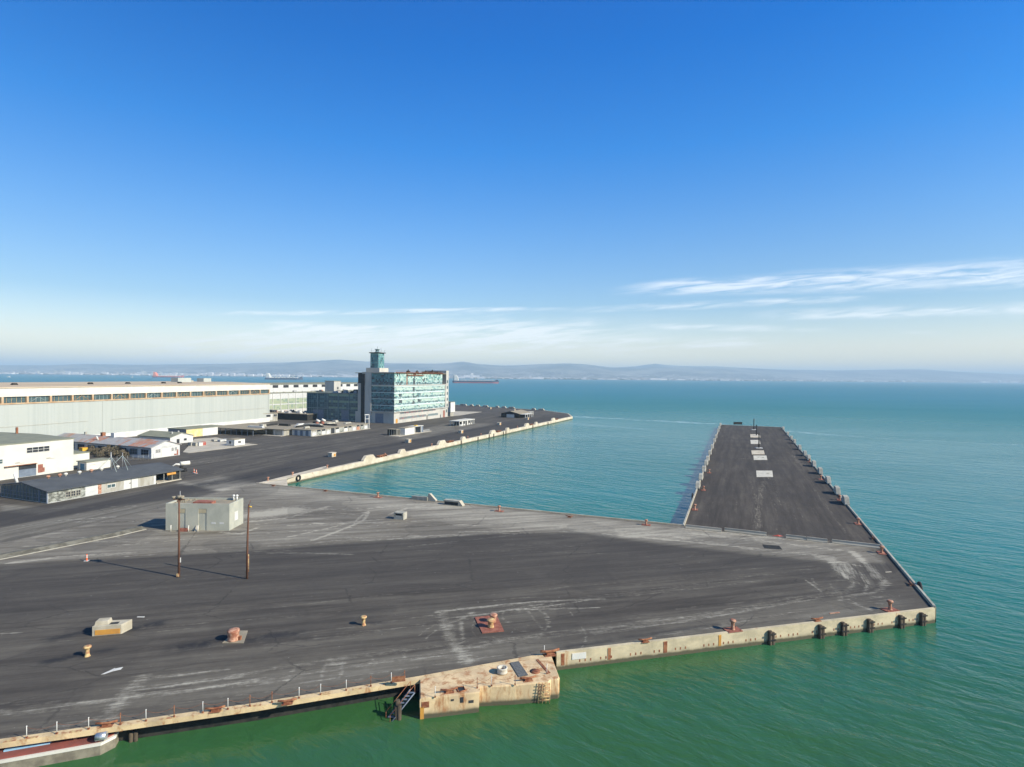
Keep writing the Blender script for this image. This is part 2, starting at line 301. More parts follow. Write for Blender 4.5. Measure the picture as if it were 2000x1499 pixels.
# ------------------------------------------------------------------ water
def water():
    m = bpy.data.materials.new('bay_water'); m.use_nodes = True; n = NT(m.node_tree); b = m.node_tree.nodes['Principled BSDF']
    p = n.node('ShaderNodeNewGeometry').outputs['Position']
    x, y, z = n.xyz(p)
    dist = n.vm('LENGTH', n.vmul(p, (1, 1, 0)), (0, 0, 0))
    big = n.noise(n.vmul(p, (1, 1.6, 0)), .008, 4, .6)
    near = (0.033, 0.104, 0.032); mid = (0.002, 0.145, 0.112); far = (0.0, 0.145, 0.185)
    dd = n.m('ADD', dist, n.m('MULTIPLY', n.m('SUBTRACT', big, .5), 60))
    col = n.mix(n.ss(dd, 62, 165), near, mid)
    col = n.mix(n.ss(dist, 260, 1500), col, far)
    cloudy = n.ss(n.noise(n.vmul(p, (1, 1, 0)), .035, 5, .6), .40, .68)
    col = n.mix(n.m('MULTIPLY', cloudy, .22), col, (0.030, 0.150, 0.090))
    # foam lines drifting off the two pier heads
    foam = None
    for (A, B, w, s) in FOAM:
        d = (B-A); L = d.length; d.normalize()
        q = n.vm('SUBTRACT', p, tuple(A)); wob = n.m('MULTIPLY', n.m('SUBTRACT', n.noise(n.vmul(p, (1, 1, 0)), .02, 5, .6), .5), w*5)
        tt = n.vm('DOT_PRODUCT', q, tuple(d)); pp = n.m('ADD', n.vm('DOT_PRODUCT', q, (-d.y, d.x, 0)), wob)
        k = n.m('MULTIPLY', n.ss(n.m('ABSOLUTE', pp), w, w*.2), n.m('MULTIPLY', n.ss(tt, -L*.05, L*.1), n.ss(tt, L*1.05, L*.7)))
        k = n.m('MULTIPLY', k, s)
        foam = k if foam is None else n.m('MAXIMUM', foam, k)
    fl = n.m('MULTIPLY', foam, n.ss(n.noise(n.vmul(p, (1, .5, 0)), .25, 6, .7), .35, .62))
    col = n.mix(fl, col, (0.50, 0.60, 0.60))
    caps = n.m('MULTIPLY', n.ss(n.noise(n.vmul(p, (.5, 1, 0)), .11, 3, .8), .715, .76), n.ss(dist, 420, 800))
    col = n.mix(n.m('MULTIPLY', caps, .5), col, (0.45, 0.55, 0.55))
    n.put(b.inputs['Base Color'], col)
    b.inputs['IOR'].default_value = 1.33; b.inputs['Specular IOR Level'].default_value = .36
    n.put(b.inputs['Roughness'], n.ss(dist, 80, 900, .07, .34)); n.put(b.inputs['Specular IOR Level'], n.ss(dist, 70, 700, .46, .12))
    rot = n.node('ShaderNodeVectorRotate', rotation_type='Z_AXIS'); n.put(rot.inputs['Vector'], p); rot.inputs['Angle'].default_value = R(35)
    w1 = n.noise(n.vmul(rot.outputs[0], (.45, 1.0, 0)), .55, 5, .55, .4)
    w2 = n.noise(n.vmul(rot.outputs[0], (.4, 1.0, 0)), .14, 3, .5, .3)
    w3 = n.noise(n.vmul(rot.outputs[0], (.6, 1.0, 0)), 1.9, 3, .6, .2)
    hgt = n.m('ADD', n.m('ADD', n.m('MULTIPLY', w1, .62), n.m('MULTIPLY', w2, 1.0)), n.m('MULTIPLY', w3, .10))
    calm = n.ss(n.noise(n.vmul(p, (.3, 1, 0)), .012, 3, .5), .35, .65, .45, 1.0)
    bn = n.node('ShaderNodeBump'); n.put(bn.inputs['Strength'], n.m('MULTIPLY', calm, n.m('MULTIPLY', n.ss(dist, 1500, 130, .6, .85), n.ss(dist, 50, 110, .72, 1.0)))); bn.inputs['Distance'].default_value = .85
    n.put(bn.inputs['Height'], hgt); n.put(b.inputs['Normal'], bn.outputs[0])
    b_ = MB(); b_.face([(-40000, -1400, WZ), (40000, -1400, WZ), (40000, 40000, WZ), (-40000, 40000, WZ)])
    o = b_.build('water', m); o['kind'] = 'structure'
FOAM = [(G(1100, 813, WZ), G(1260, 821, WZ), 9, .45), (G(1230, 820, WZ), G(1430, 829.5, WZ), 7, .62), (G(1530, 842, WZ), G(1720, 857, WZ), 5, .45), (G(1700, 856, WZ), G(2050, 872, WZ), 4, .42), (G(1100, 826, WZ), G(1300, 842, WZ), 9, .28)]
water()

# ------------------------------------------------------------------ ground plan
QL = [(0, 1445), (500, 1374), (817, 1322), (1058, 1278)]
nq = [G(*p) for p in QL]; ext = nq[0] + (nq[0]-nq[1]).normalized()*90
cor = G(1821, 1187)
near_edge = [ext] + nq + [G(1085, 1273), cor]
fr_end, fl_end, fl_base = G(1525, 835), G(1408, 830), G(1337, 1028)
bc = G(500, 945); tip = G(1115, 814)
far_edge = [tip, G(1108, 808.5), G(1060, 802), G(890, 791.5), Vector((-170, 930, 0)), Vector((-900, 1250, 0)), Vector((-900, 20, 0))]
outline = near_edge + [fr_end, fl_end, fl_base, bc] + far_edge

def segdist(P, A, B):
    d = B-A; t = np.clip(((P-A)@d)/(d@d), 0, 1); return np.linalg.norm(P-(A+t[:, None]*d), axis=1)
def polydist(P, pts, closed=False):
    pts = [np.array(p[:2]) for p in pts]; n = len(pts); best = np.full(len(P), 1e9)
    for i in range(n if closed else n-1): best = np.minimum(best, segdist(P, pts[i], pts[(i+1) % n]))
    return best
def inside(P, pts):
    pts = [np.array(p[:2]) for p in pts]; c = np.zeros(len(P), bool); n = len(pts)
    for i in range(n):
        a_, b_ = pts[i], pts[(i+1) % n]
        if a_[1] == b_[1]: continue
        k = ((a_[1] > P[:, 1]) != (b_[1] > P[:, 1])) & (P[:, 0] < (b_[0]-a_[0])*(P[:, 1]-a_[1])/(b_[1]-a_[1])+a_[0]); c ^= k
    return c
def region(P, px, soft):
    pts = [G(*q) for q in px]; d = polydist(P, pts, True); s = np.where(inside(P, pts), d, -d)
    return np.clip(s/soft*.5+.5, 0, 1)

def pavement():
    pts = []; y = 44.0
    while y < 900:
        dy = max(.22, y*y/38500*1.7); dx = max(.34, y/1100*4.0)
        hw = y*.93+8
        n = int(2*hw/dx)
        row = np.linspace(-hw, min(hw, 120), int((min(hw, 120)+hw)/dx)) + NR.uniform(-.2, .2)*dx
        pts.append(np.stack([row, np.full(len(row), y)+NR.uniform(-.15, .15, len(row))*dy], 1)); y += dy
    P = np.concatenate(pts)
    P = P[inside(P, outline)]; P = P[polydist(P, outline, True) > .15]
    vs = [Vector(p[:2]) for p in outline] + [Vector(p) for p in P]; k = len(outline)
    r = delaunay_2d_cdt(vs, [], [list(range(k))], 1, 1e-5)
    V = np.array([tuple(v) for v in r[0]]); F = [tuple(f) for f in r[2]]
    me = bpy.data.meshes.new('pavement'); me.from_pydata([(x, y, 0) for x, y in V], [], F)
    # ---- wear, painted per vertex: dust (light, swept ground) and fresh (black patches)
    near_dark = region(V, [(-500, 1150), (0, 1105), (480, 1075), (800, 1052), (1000, 1041), (1130, 1039), (1290, 1062), (1500, 1086), (1625, 1100), (1640, 1130), (1700, 1150), (1770, 1110), (1860, 1190), (1060, 1300), (0, 1480), (-900, 1600)], .5)
    mid = region(V, [(-600, 1150), (0, 1105), (480, 1075), (800, 1052), (1000, 1041), (1130, 1039), (1290, 1062), (1500, 1086), (1625, 1100), (1730, 1100), (1700, 1066), (1500, 1047), (1337, 1029), (545, 948), (500, 945), (380, 962), (330, 990), (0, 1062), (-500, 1100)], 1.2)
    finger = region(V, [(1337, 1028), (1408, 829), (1526, 834), (1723, 1070)], .6)
    dust = .20*near_dark + .55*mid + .09*finger
    left = 1-np.clip(near_dark+mid+finger, 0, 1); dust += .20*left
    dust += .30*region(V, [(-300, 1078), (0, 1030), (340, 972), (380, 962), (330, 990), (0, 1062), (-300, 1110)], 1.5)*.8
    fresh = region(V, [(-300, 1045), (0, 1000), (260, 962), (345, 944), (430, 960), (385, 972), (250, 985), (0, 1030), (-300, 1085)], 1.0)
    fresh = np.maximum(fresh, .75*region(V, [(380, 948), (560, 905), (1000, 822), (1100, 811), (1110, 814), (505, 944)], 2))
    fresh = np.maximum(fresh, .55*region(V, [(-400, 1150), (0, 1107), (480, 1077), (800, 1054), (1000, 1043), (1130, 1041), (1290, 1064), (1500, 1088), (1610, 1100), (1300, 1128), (700, 1160), (0, 1215), (-400, 1250)], 1.2))
    dust += .42*region(V, [(345, 944), (430, 930), (505, 944), (430, 960)], 2)
    dust += .40*region(V, [(0, 985), (91, 992), (295, 955), (360, 940), (380, 948), (340, 951), (80, 1005), (0, 1000)], 1)
    dust += .06*region(V, [(1130, 1039), (1337, 1029), (1500, 1047), (1700, 1066), (1720, 1085), (1625, 1098), (1290, 1060)], 2)
    dust += .24*region(V, [(500, 945), (620, 958), (1337, 1030), (1500, 1050), (1280, 1058), (900, 1020), (700, 985), (500, 965)], 4)
    dust += .25*region(V, [(760, 852), (870, 829), (900, 827), (980, 828), (840, 855), (790, 860)], 3)
    dust += .20*region(V, [(0, 1400), (280, 1335), (850, 1262), (1200, 1235), (1620, 1180), (1750, 1175), (1818, 1187), (1060, 1285), (0, 1448)], 3)
    mark = np.zeros(len(V))
    for w, i, pl in STROKES+tyre_tracks():
        d = polydist(V, [G(*q) if len(q) == 2 else q for q in pl]); mark = np.maximum(mark, i*np.exp(-(d/(w*1.15))**2))
    wet = np.zeros(len(V))
    for w, i, pl in WET: wet = np.maximum(wet, i*np.exp(-(polydist(V, [G(*q) for q in pl])/w)**2))
    dust = np.clip(dust, 0, 1)
    q = np.array([near_edge[-1].x-near_edge[-2].x, near_edge[-1].y-near_edge[-2].y]); q /= np.linalg.norm(q)
    nr = np.clip(near_dark+mid*.999, 0, 1) > .5
    fx = np.array([FD.x, FD.y])
    s = np.where(nr, V@q, V@fx); t = np.where(nr, V@np.array([-q[1], q[0]]), V@np.array([-fx[1], fx[0]]))
    for nm, arr in (('dust', dust), ('fresh', fresh), ('wet', wet), ('mark', mark), ('brown', np.clip(finger+.5*mid, 0, 1))):
        at = me.attributes.new(nm, 'FLOAT', 'POINT'); at.data.foreach_set('value', arr.astype(np.float32))
    at = me.attributes.new('flow', 'FLOAT_VECTOR', 'POINT'); at.data.foreach_set('vector', np.stack([s, t, np.zeros(len(s))], 1).astype(np.float32).ravel())
    m = bpy.data.materials.new('worn_asphalt'); m.use_nodes = True; n = NT(m.node_tree); b = m.node_tree.nodes['Principled BSDF']
    A_ = lambda nm: n.node('ShaderNodeAttribute', attribute_name=nm)
    p = n.node('ShaderNodeNewGeometry').outputs['Position']; fl = A_('flow').outputs['Vector']
    st1 = n.noise(n.vmul(fl, (.035, .55, 0)), 1.0, 8, .62, .3)
    st2 = n.noise(n.vmul(fl, (.015, .16, 0)), 1.0, 5, .6, .6)
    gr = n.noise(p, 1.1, 9, .72); pt = n.noise(p, .10, 5, .6, .4)
    d = A_('dust').outputs['Fac']
    k = n.m('MULTIPLY', n.m('SUBTRACT', st1, .5), n.m('ADD', .55, n.m('MULTIPLY', d, .9)))
    k = n.m('ADD', k, n.m('MULTIPLY', n.m('SUBTRACT', st2, .5), .40))
    k = n.m('ADD', k, n.m('MULTIPLY', n.m('SUBTRACT', pt, .5), .22))
    k = n.m('ADD', k, n.m('MULTIPLY', n.m('SUBTRACT', gr, .5), n.m('ADD', .10, n.m('MULTIPLY', d, .45))))
    fine = n.noise(n.vmul(fl, (.22, 2.6, 0)), 1.0, 7, .68, .4); mk = A_('mark').outputs['Fac']
    mm_ = n.m('ADD', mk, n.m('ADD', n.m('MULTIPLY', n.m('SUBTRACT', fine, .5), 1.5), n.m('MULTIPLY', n.m('SUBTRACT', gr, .5), .9)))
    mm_ = n.m('MULTIPLY', n.ss(mm_, .22, .85), n.ss(mk, .04, .3))
    k = n.m('ADD', k, n.m('MULTIPLY', n.m('SUBTRACT', fine, .5), n.m('ADD', .22, n.m('MULTIPLY', d, .5))))
    k = n.m('ADD', k, n.m('MULTIPLY', mm_, .62))
    k = n.m('ADD', k, d, clamp=True)
    rp = n.node('ShaderNodeValToRGB'); n.put(rp.inputs[0], k); e_ = rp.color_ramp.elements
    stops = [(0, (0.050, 0.043, 0.035)), (.14, (0.073, 0.063, 0.051)), (.40, (0.137, 0.121, 0.094)), (.70, (0.23, 0.209, 0.165)), (1.0, (0.38, 0.35, 0.275))]
    while len(e_) < len(stops): e_.new(.5)
    for el, (pp, c) in zip(e_, stops): el.position = pp; el.color = (*c, 1)
    col = n.mix(n.m('MULTIPLY', A_('brown').outputs['Fac'], .25), rp.outputs[0], n.mix(1.0, rp.outputs[0], (1.10, .96, .86), 'MULTIPLY'))
    fr_ = n.m('MULTIPLY', A_('fresh').outputs['Fac'], .72)
    col = n.mix(fr_, col, n.mix(gr, (0.043, 0.038, 0.034), (0.058, 0.052, 0.046)))
    sp = n.m('MULTIPLY', n.ss(n.noise(p, 1.7, 2, .5), .735, .76), .35); col = n.mix(sp, col, (0.40, 0.38, 0.33))
    vo = n.node('ShaderNodeTexVoronoi', feature='DISTANCE_TO_EDGE'); n.put(vo.inputs['Vector'], n.vm('ADD', n.vmul(fl, (.05, .11, 0)), n.comb(n.m('MULTIPLY', gr, .10), n.m('MULTIPLY', pt, .35), 0.0))); vo.inputs['Scale'].default_value = 1.0
    crack = n.m('MULTIPLY', n.ss(vo.outputs['Distance'], .010, .002), n.ss(pt, .42, .55, .1, .5)); col = n.mix(crack, col, (0.030, 0.027, 0.024))
    patch = n.ss(n.noise(fl, .045, 2, .4), .555, .565); col = n.mix(n.m('MULTIPLY', patch, .22), col, (0.045, 0.040, 0.036))
    wv = n.m('MULTIPLY', A_('wet').outputs['Fac'], n.ss(n.noise(p, .5, 6, .6), .30, .55))
    col = n.mix(wv, col, (0.016, 0.017, 0.021))
    n.put(b.inputs['Base Color'], col); b.inputs['Roughness'].default_value = .93; b.inputs['Specular IOR Level'].default_value = .2
    bn = n.node('ShaderNodeBump'); bn.inputs['Strength'].default_value = .35; bn.inputs['Distance'].default_value = .04
    n.put(bn.inputs['Height'], n.noise(p, 3, 6, .7)); n.put(b.inputs['Normal'], bn.outputs[0])
    me.materials.append(m); o = bpy.data.objects.new('pavement', me); C.objects.link(o); o['kind'] = 'structure'
def tyre_tracks():
    r = random.Random(11); out_ = []
    A1, B1 = G(0, 1445), G(1821, 1187); qd = (B1-A1).normalized(); nd = Vector((-qd.y, qd.x, 0))
    for _ in range(80):   # long faint wheel tracks along the quay
        P = A1+qd*r.uniform(-8, 112)+nd*(r.random()**1.5*42+2.2); L = r.uniform(5, 30); k = r.uniform(-.05, .05); cv = r.uniform(-.6, .6)
        out_.append((r.uniform(.12, .40), r.uniform(.12, .40), [P+qd*(L*t)+nd*(L*t*k+cv*t*t) for t in (0, .35, .7, 1)]))
    for _ in range(60):    # the same on the dusty ground behind
        P = G(r.uniform(-50, 1000), r.uniform(985, 1085)); L = r.uniform(6, 26); k = r.uniform(-.3, .12); cv = r.uniform(-2, 2)
        out_.append((r.uniform(.2, .55), r.uniform(.3, .7), [P+qd*(L*t)+nd*(L*t*k+cv*t*t) for t in (0, .35, .7, 1)]))
    for _ in range(46):    # tracks on the left apron
        P = G(r.uniform(150, 900), r.uniform(840, 960)); L = r.uniform(20, 90)
        out_.append((r.uniform(.3, .9), r.uniform(.25, .5), [P, P+FD*L*.5+LD*r.uniform(-1, 1), P+FD*L+LD*r.uniform(-3, 3)]))
    for _ in range(30):    # and down the finger pier
        P = G(1340, 1028)+FD*r.uniform(0, 60)-LD*r.uniform(3, 34); L = r.uniform(20, 110)
        out_.append((r.uniform(.2, .5), r.uniform(.15, .38), [P, P+FD*L*.5, P+FD*L-LD*r.uniform(-2, 2)]))
    for _ in range(22):    # turning circles at the pier root
        c_ = G(r.uniform(1630, 1720), r.uniform(1105, 1165)); R_ = r.uniform(2.5, 7.5); a0 = r.uniform(0, 6.3); da = r.uniform(.7, 2.2)
        out_.append((r.uniform(.12, .24), r.uniform(.22, .46), [c_+Vector((math.cos(a0+da*t)*R_, math.sin(a0+da*t)*R_, 0)) for t in (0, .2, .4, .6, .8, 1)]))
    for _ in range(14):
        c_ = G(r.uniform(900, 1060), r.uniform(1195, 1260)); R_ = r.uniform(3, 8); a0 = r.uniform(0, 6.3); da = r.uniform(.6, 1.6)
        out_.append((r.uniform(.12, .22), r.uniform(.35, .6), [c_+Vector((math.cos(a0+da*t)*R_, math.sin(a0+da*t)*R_, 0)) for t in (0, .2, .4, .6, .8, 1)]))
    return out_
STROKES = [
    (.35, .75, [(850, 1196), (930, 1187), (1040, 1176), (1180, 1170)]), (.3, .6, [(862, 1209), (960, 1198), (1060, 1180)]), (.22, .8, [(1010, 1192), (1170, 1187)]), (.2, .75, [(960, 1196), (1060, 1186), (1150, 1172)]),
    (1.1, .52, [(862, 1200), (874, 1230), (885, 1255)]), (1.3, .55, [(880, 1245), (900, 1275), (915, 1290)]), (.5, .6, [(862, 1222), (900, 1210), (925, 1196)]), (.4, .55, [(900, 1215), (905, 1250)]),
    (.35, .45, [(1035, 1180), (1065, 1200), (1072, 1225)]), (.3, .45, [(1020, 1180), (1040, 1205), (1060, 1230)]),
    (1.0, .42, [(905, 1268), (1000, 1248), (1160, 1230), (1350, 1205), (1560, 1172), (1640, 1160)]), (.5, .5, [(1160, 1238), (1400, 1204), (1600, 1168)]),
    (.6, .36, [(1000, 1300), (1300, 1240), (1560, 1195)]), (.8, .30, [(520, 1260), (800, 1225), (1000, 1196), (1400, 1135), (1600, 1110)]), (.5, .34, [(560, 1240), (760, 1215), (860, 1200)]),
    (.6, .36, [(1180, 1170), (1350, 1150), (1500, 1133)]), (.45, .32, [(1250, 1135), (1450, 1112), (1620, 1106)]),
    (1.2, .52, [(274, 1326), (240, 1365), (207, 1410)]), (.35, .62, [(275, 1325), (360, 1318), (445, 1308)]), (.5, .55, [(262, 1348), (350, 1338), (470, 1322)]), (.6, .5, [(255, 1362), (350, 1352), (500, 1330)]),
    (.8, .45, [(0, 1392), (80, 1388), (180, 1372), (260, 1362)]), (.6, .38, [(0, 1375), (100, 1372), (220, 1368)]), (.8, .5, [(70, 1430), (170, 1412), (215, 1395)]), (.6, .42, [(470, 1340), (700, 1300), (900, 1275)]),
    (.6, .42, [(400, 1330), (640, 1290), (860, 1262)]), (.5, .55, [(640, 1298), (672, 1296)]), (.3, .5, [(634, 1300), (629, 1322)]), (.3, .5, [(575, 1305), (560, 1330)]), (.3, .45, [(670, 1300), (664, 1325)]), (.3, .4, [(725, 1278), (730, 1300)]), (.3, .45, [(788, 1275), (792, 1290)]),
    (.35, .42, [(0, 1238), (40, 1236)]), (.4, .38, [(210, 1141), (260, 1140), (300, 1133)]), (.5, .28, [(0, 1165), (120, 1150), (300, 1140), (520, 1120)]), (.35, .34, [(180, 1135), (195, 1125), (210, 1121)]), (.3, .35, [(350, 1135), (365, 1122)]), (.4, .28, [(60, 1208), (200, 1196), (420, 1168)]),
    (2.0, .62, [(1600, 1086), (1640, 1100), (1665, 1120)]), (1.1, .7, [(1625, 1090), (1632, 1108), (1655, 1128)]), (1.0, .7, [(1665, 1078), (1690, 1100), (1715, 1128)]), (.7, .6, [(1640, 1100), (1700, 1108), (1728, 1135), (1722, 1150)]),
    (.5, .55, [(1668, 1138), (1660, 1150), (1652, 1153)]), (.4, .6, [(1680, 1120), (1695, 1140), (1688, 1160)]), (.5, .55, [(1640, 1165), (1700, 1160), (1740, 1140)]), (.6, .5, [(1640, 1172), (1670, 1180), (1710, 1195)]), (.3, .6, [(1655, 1170), (1680, 1183), (1705, 1194)]), (2.2, .42, [(1620, 1160), (1680, 1155), (1730, 1170)]),
    (.25, .65, [(1574, 1134), (1590, 1145), (1605, 1157)]), (.5, .35, [(1305, 1095), (1340, 1092), (1365, 1075)]),
    (1.2, .45, [(1345, 1042), (1500, 1058), (1640, 1075)]), (1.6, .4, [(1100, 1030), (1300, 1046), (1480, 1074), (1600, 1085)]), (.6, .66, [(1180, 1043), (1340, 1058), (1480, 1072)]),
    (.5, .72, [(720, 1000), (712, 1015), (690, 1026), (655, 1040), (610, 1056)]), (.4, .66, [(715, 1000), (695, 1018), (650, 1030), (560, 1050)]), (.6, .55, [(640, 1000), (690, 1005), (720, 1000)]), (.5, .55, [(620, 1060), (720, 1050), (900, 1045)]),
    (4.5, .85, [(505, 1006), (545, 1001), (570, 998)]), (1.0, .6, [(480, 1020), (560, 1012), (640, 990)]), (.5, .68, [(760, 1005), (800, 992), (860, 985)]), (.6, .6, [(430, 1040), (470, 1043), (500, 1032)]), (.8, .6, [(20, 1100), (120, 1088), (260, 1080)]), (.4, .6, [(240, 1088), (300, 1084)]),
    (2.0, .42, [(500, 880), (620, 862), (760, 850)]), (1.4, .45, [(400, 905), (430, 900), (470, 893)]), (2.5, .36, [(420, 925), (600, 880), (800, 845), (960, 823)]),
    (1.2, .42, [(1490, 940), (1480, 1000), (1480, 1030)]), (.5, .34, [(1563, 905), (1600, 970), (1660, 1050)]), (1.5, .5, [(1408, 855), (1470, 857), (1540, 861)]), (1.2, .4, [(1415, 895), (1500, 898), (1565, 905)]), (.9, .45, [(1488, 935), (1500, 934), (1512, 938)]),
    (.9, .48, [(1330, 1032), (1500, 1050), (1700, 1068)]),
]
WET = [(1.1, .85, [(255, 1228), (290, 1222), (310, 1218)]), (1.0, .7, [(100, 1248), (150, 1238), (180, 1230)]), (1.0, .8, [(95, 1292), (130, 1286), (160, 1280)]), (.8, .6, [(185, 1275), (212, 1270)]),
       (1.2, .8, [(345, 1266), (400, 1258), (440, 1246)]), (1.3, .7, [(490, 1250), (530, 1243), (575, 1238)]), (.6, .5, [(700, 1218), (745, 1216)]), (3, .5, [(380, 950), (470, 935), (560, 915)]), (2.0, .5, [(560, 905), (760, 870), (1000, 826)]), (.5, .5, [(1110, 1264), (1200, 1250), (1400, 1220)])]
pavement()

def offset(pts, d):
    out = []
    for i, p in enumerate(pts):
        a_ = (p-pts[i-1]).normalized() if i else None; b_ = (pts[i+1]-p).normalized() if i < len(pts)-1 else None
        n = Vector((0, 0, 0)); c = 0
        for t in (a_, b_):
            if t is not None: n += Vector((t.y, -t.x, 0)); c += 1
        n = n.normalized(); k = 1.0
        if a_ is not None and b_ is not None: k = 1/max(.4, n.dot(Vector((a_.y, -a_.x, 0))))
        out.append(p + n*d*k)
    return out
def strip(mb, pts, o0, o1, z0, z1):
    """closed band between two offsets of a line (outward = right of travel)"""
    A = offset(pts, o0); B = offset(pts, o1); n = len(pts); vs = []
    for a_, b_ in zip(A, B): vs += [(a_.x, a_.y, z0), (b_.x, b_.y, z0), (b_.x, b_.y, z1), (a_.x, a_.y, z1)]
    fs = [(i*4+k, (i+1)*4+k, (i+1)*4+(k+1) % 4, i*4+(k+1) % 4) for i in range(n-1) for k in range(4)]
    fs += [(0, 1, 2, 3), (4*n-1, 4*n-2, 4*n-3, 4*n-4)]; mb.mesh(vs, fs)
def subdiv(pts, step):
    out = []
    for a_, b_ in zip(pts[:-1], pts[1:]):
        n = max(1, int((b_-a_).length/step)); out += [a_.lerp(b_, i/n) for i in range(n)]
    return out + [pts[-1]]

# ------------------------------------------------------------------ far shore
from mathutils import noise as mn
def interp(tab, u): return float(np.interp(u, [t[0] for t in tab], [t[1] for t in tab]))
SHORE = [(-600, 8000), (0, 8000), (600, 8000), (1000, 8000), (1200, 8400), (1500, 9500), (2000, 14000), (2600, 15000)]
RIDGE = [(-600, 716), (0, 713.5), (90, 714), (168, 711), (240, 712.5), (280, 713), (360, 712), (448, 711), (500, 709), (560, 708.5), (596, 706.5), (625, 705), (660, 702.8), (685, 704.5), (708, 706), (758, 710), (810, 710.5), (850, 710.8), (876, 709.8), (890, 707.8), (904, 706.8), (918, 708.5), (932, 711.5), (980, 714.6), (1020, 713.5), (1050, 711.8), (1109, 710), (1148, 712.4), (1190, 718), (1240, 719), (1330, 717), (1400, 717.4), (1480, 720.5), (1540, 724), (1600, 726.5), (1680, 725), (1740, 725), (1792, 723), (1840, 726), (1880, 729), (2000, 733), (2600, 738)]
FARR = [(1100, 722), (1180, 719.5), (1240, 716), (1268, 712), (1279, 710.5), (1292, 712.5), (1330, 715.5), (1400, 716.2), (1520, 722), (1640, 724), (1750, 722), (1800, 721.5), (1860, 726), (2000, 732), (2200, 740)]
def hillmat():
    m = bpy.data.materials.new('dry_hillside'); m.use_nodes = True; n = NT(m.node_tree); b = m.node_tree.nodes['Principled BSDF']
    p = n.node('ShaderNodeNewGeometry').outputs['Position']; z = n.xyz(p)[2]
    c = n.mix(n.ss(n.noise(p, .0009, 6, .6), .4, .62), (0.05, 0.06, 0.05), (0.23, 0.21, 0.17))
    town = n.m('MULTIPLY', n.ss(n.noise(p, .006, 8, .8), .52, .60), n.ss(z, 260, 10)); c = n.mix(n.m('MULTIPLY', town, .9), c, (0.62, 0.58, 0.54))
    n.put(b.inputs['Base Color'], c); b.inputs['Roughness'].default_value = 1; b.inputs['Specular IOR Level'].default_value = 0
    return m
M['hill'] = hillmat()
def hills():
    vs = []; us = list(range(-500, 2601, 9)); NT_ = 22
    for u in us:
        k = (u-1000)/FP; Ds = interp(SHORE, u); Dr = Ds+7500; zt = H+(horizon(u)-interp(RIDGE, u))/FP*Dr
        for j in range(NT_+4):
            t = j/NT_
            if t <= 1:
                y = Ds+(Dr-Ds)*t; s = max(0, (t-.22)/.78); f = s*s*(3-2*s)
                z = -1.2+min(4, t*300) + zt*f*(1-.30*(1-s)*(mn.fractal((k*22, y*.0009, 1.3), 1, 2, 5)+.6)*1.6)
                z = max(z, WZ-.5 if t == 0 else 1.5)
                z = min(z, H+(horizon(u)-interp(RIDGE, u))/FP*y) if t > .3 else z
            else: y = Dr+(t-1)*6000; z = zt*(1-(t-1)*5)
            vs.append((k*y, y, z))
    n = NT_+4; fs = [(i*n+j, (i+1)*n+j, (i+1)*n+j+1, i*n+j+1) for i in range(len(us)-1) for j in range(n-1)]
    b = MB(); b.mesh(vs, fs, None, True); o = b.build('hills', M['hill']); o['kind'] = 'structure'
    vs = []; us = list(range(1000, 2301, 8))
    for u in us:
        k = (u-1000)/FP; Dr = 18500
        for j, fr in enumerate((0, .35, .8, 1, .3)):
            y = Dr-(3-j)*1500 if j < 4 else Dr+2500
            vs.append((k*y, y, (H+(horizon(u)-interp(FARR, u))/FP*Dr)*fr))
    b = MB(); b.mesh(vs, [(i*5+j, (i+1)*5+j, (i+1)*5+j+1, i*5+j+1) for i in range(len(us)-1) for j in range(4)], None, True)
    o = b.build('hills', M['hill']); o['kind'] = 'structure'
hills()
def far_pt(u, extra=0.0):
    k = (u-1000)/FP; D = interp(SHORE, u)+extra; return Vector((k*D, D, 0))
M['fcity'] = mat('pale_city_walls', (0.80, 0.77, 0.72), (0.55, 0.52, 0.50), .004, rough=.9)
M['fcity2'] = mat('dull_city_walls', (0.46, 0.42, 0.38), (0.30, 0.28, 0.27), .004, rough=.9)
M['ftree'] = mat('shore_trees', (0.035, 0.05, 0.022), (0.06, 0.07, 0.03), .01, rough=1)
def num_ord(k): return str(k)+('th' if 10 < k % 100 < 14 else {1: 'st', 2: 'nd', 3: 'rd'}.get(k % 10, 'th'))
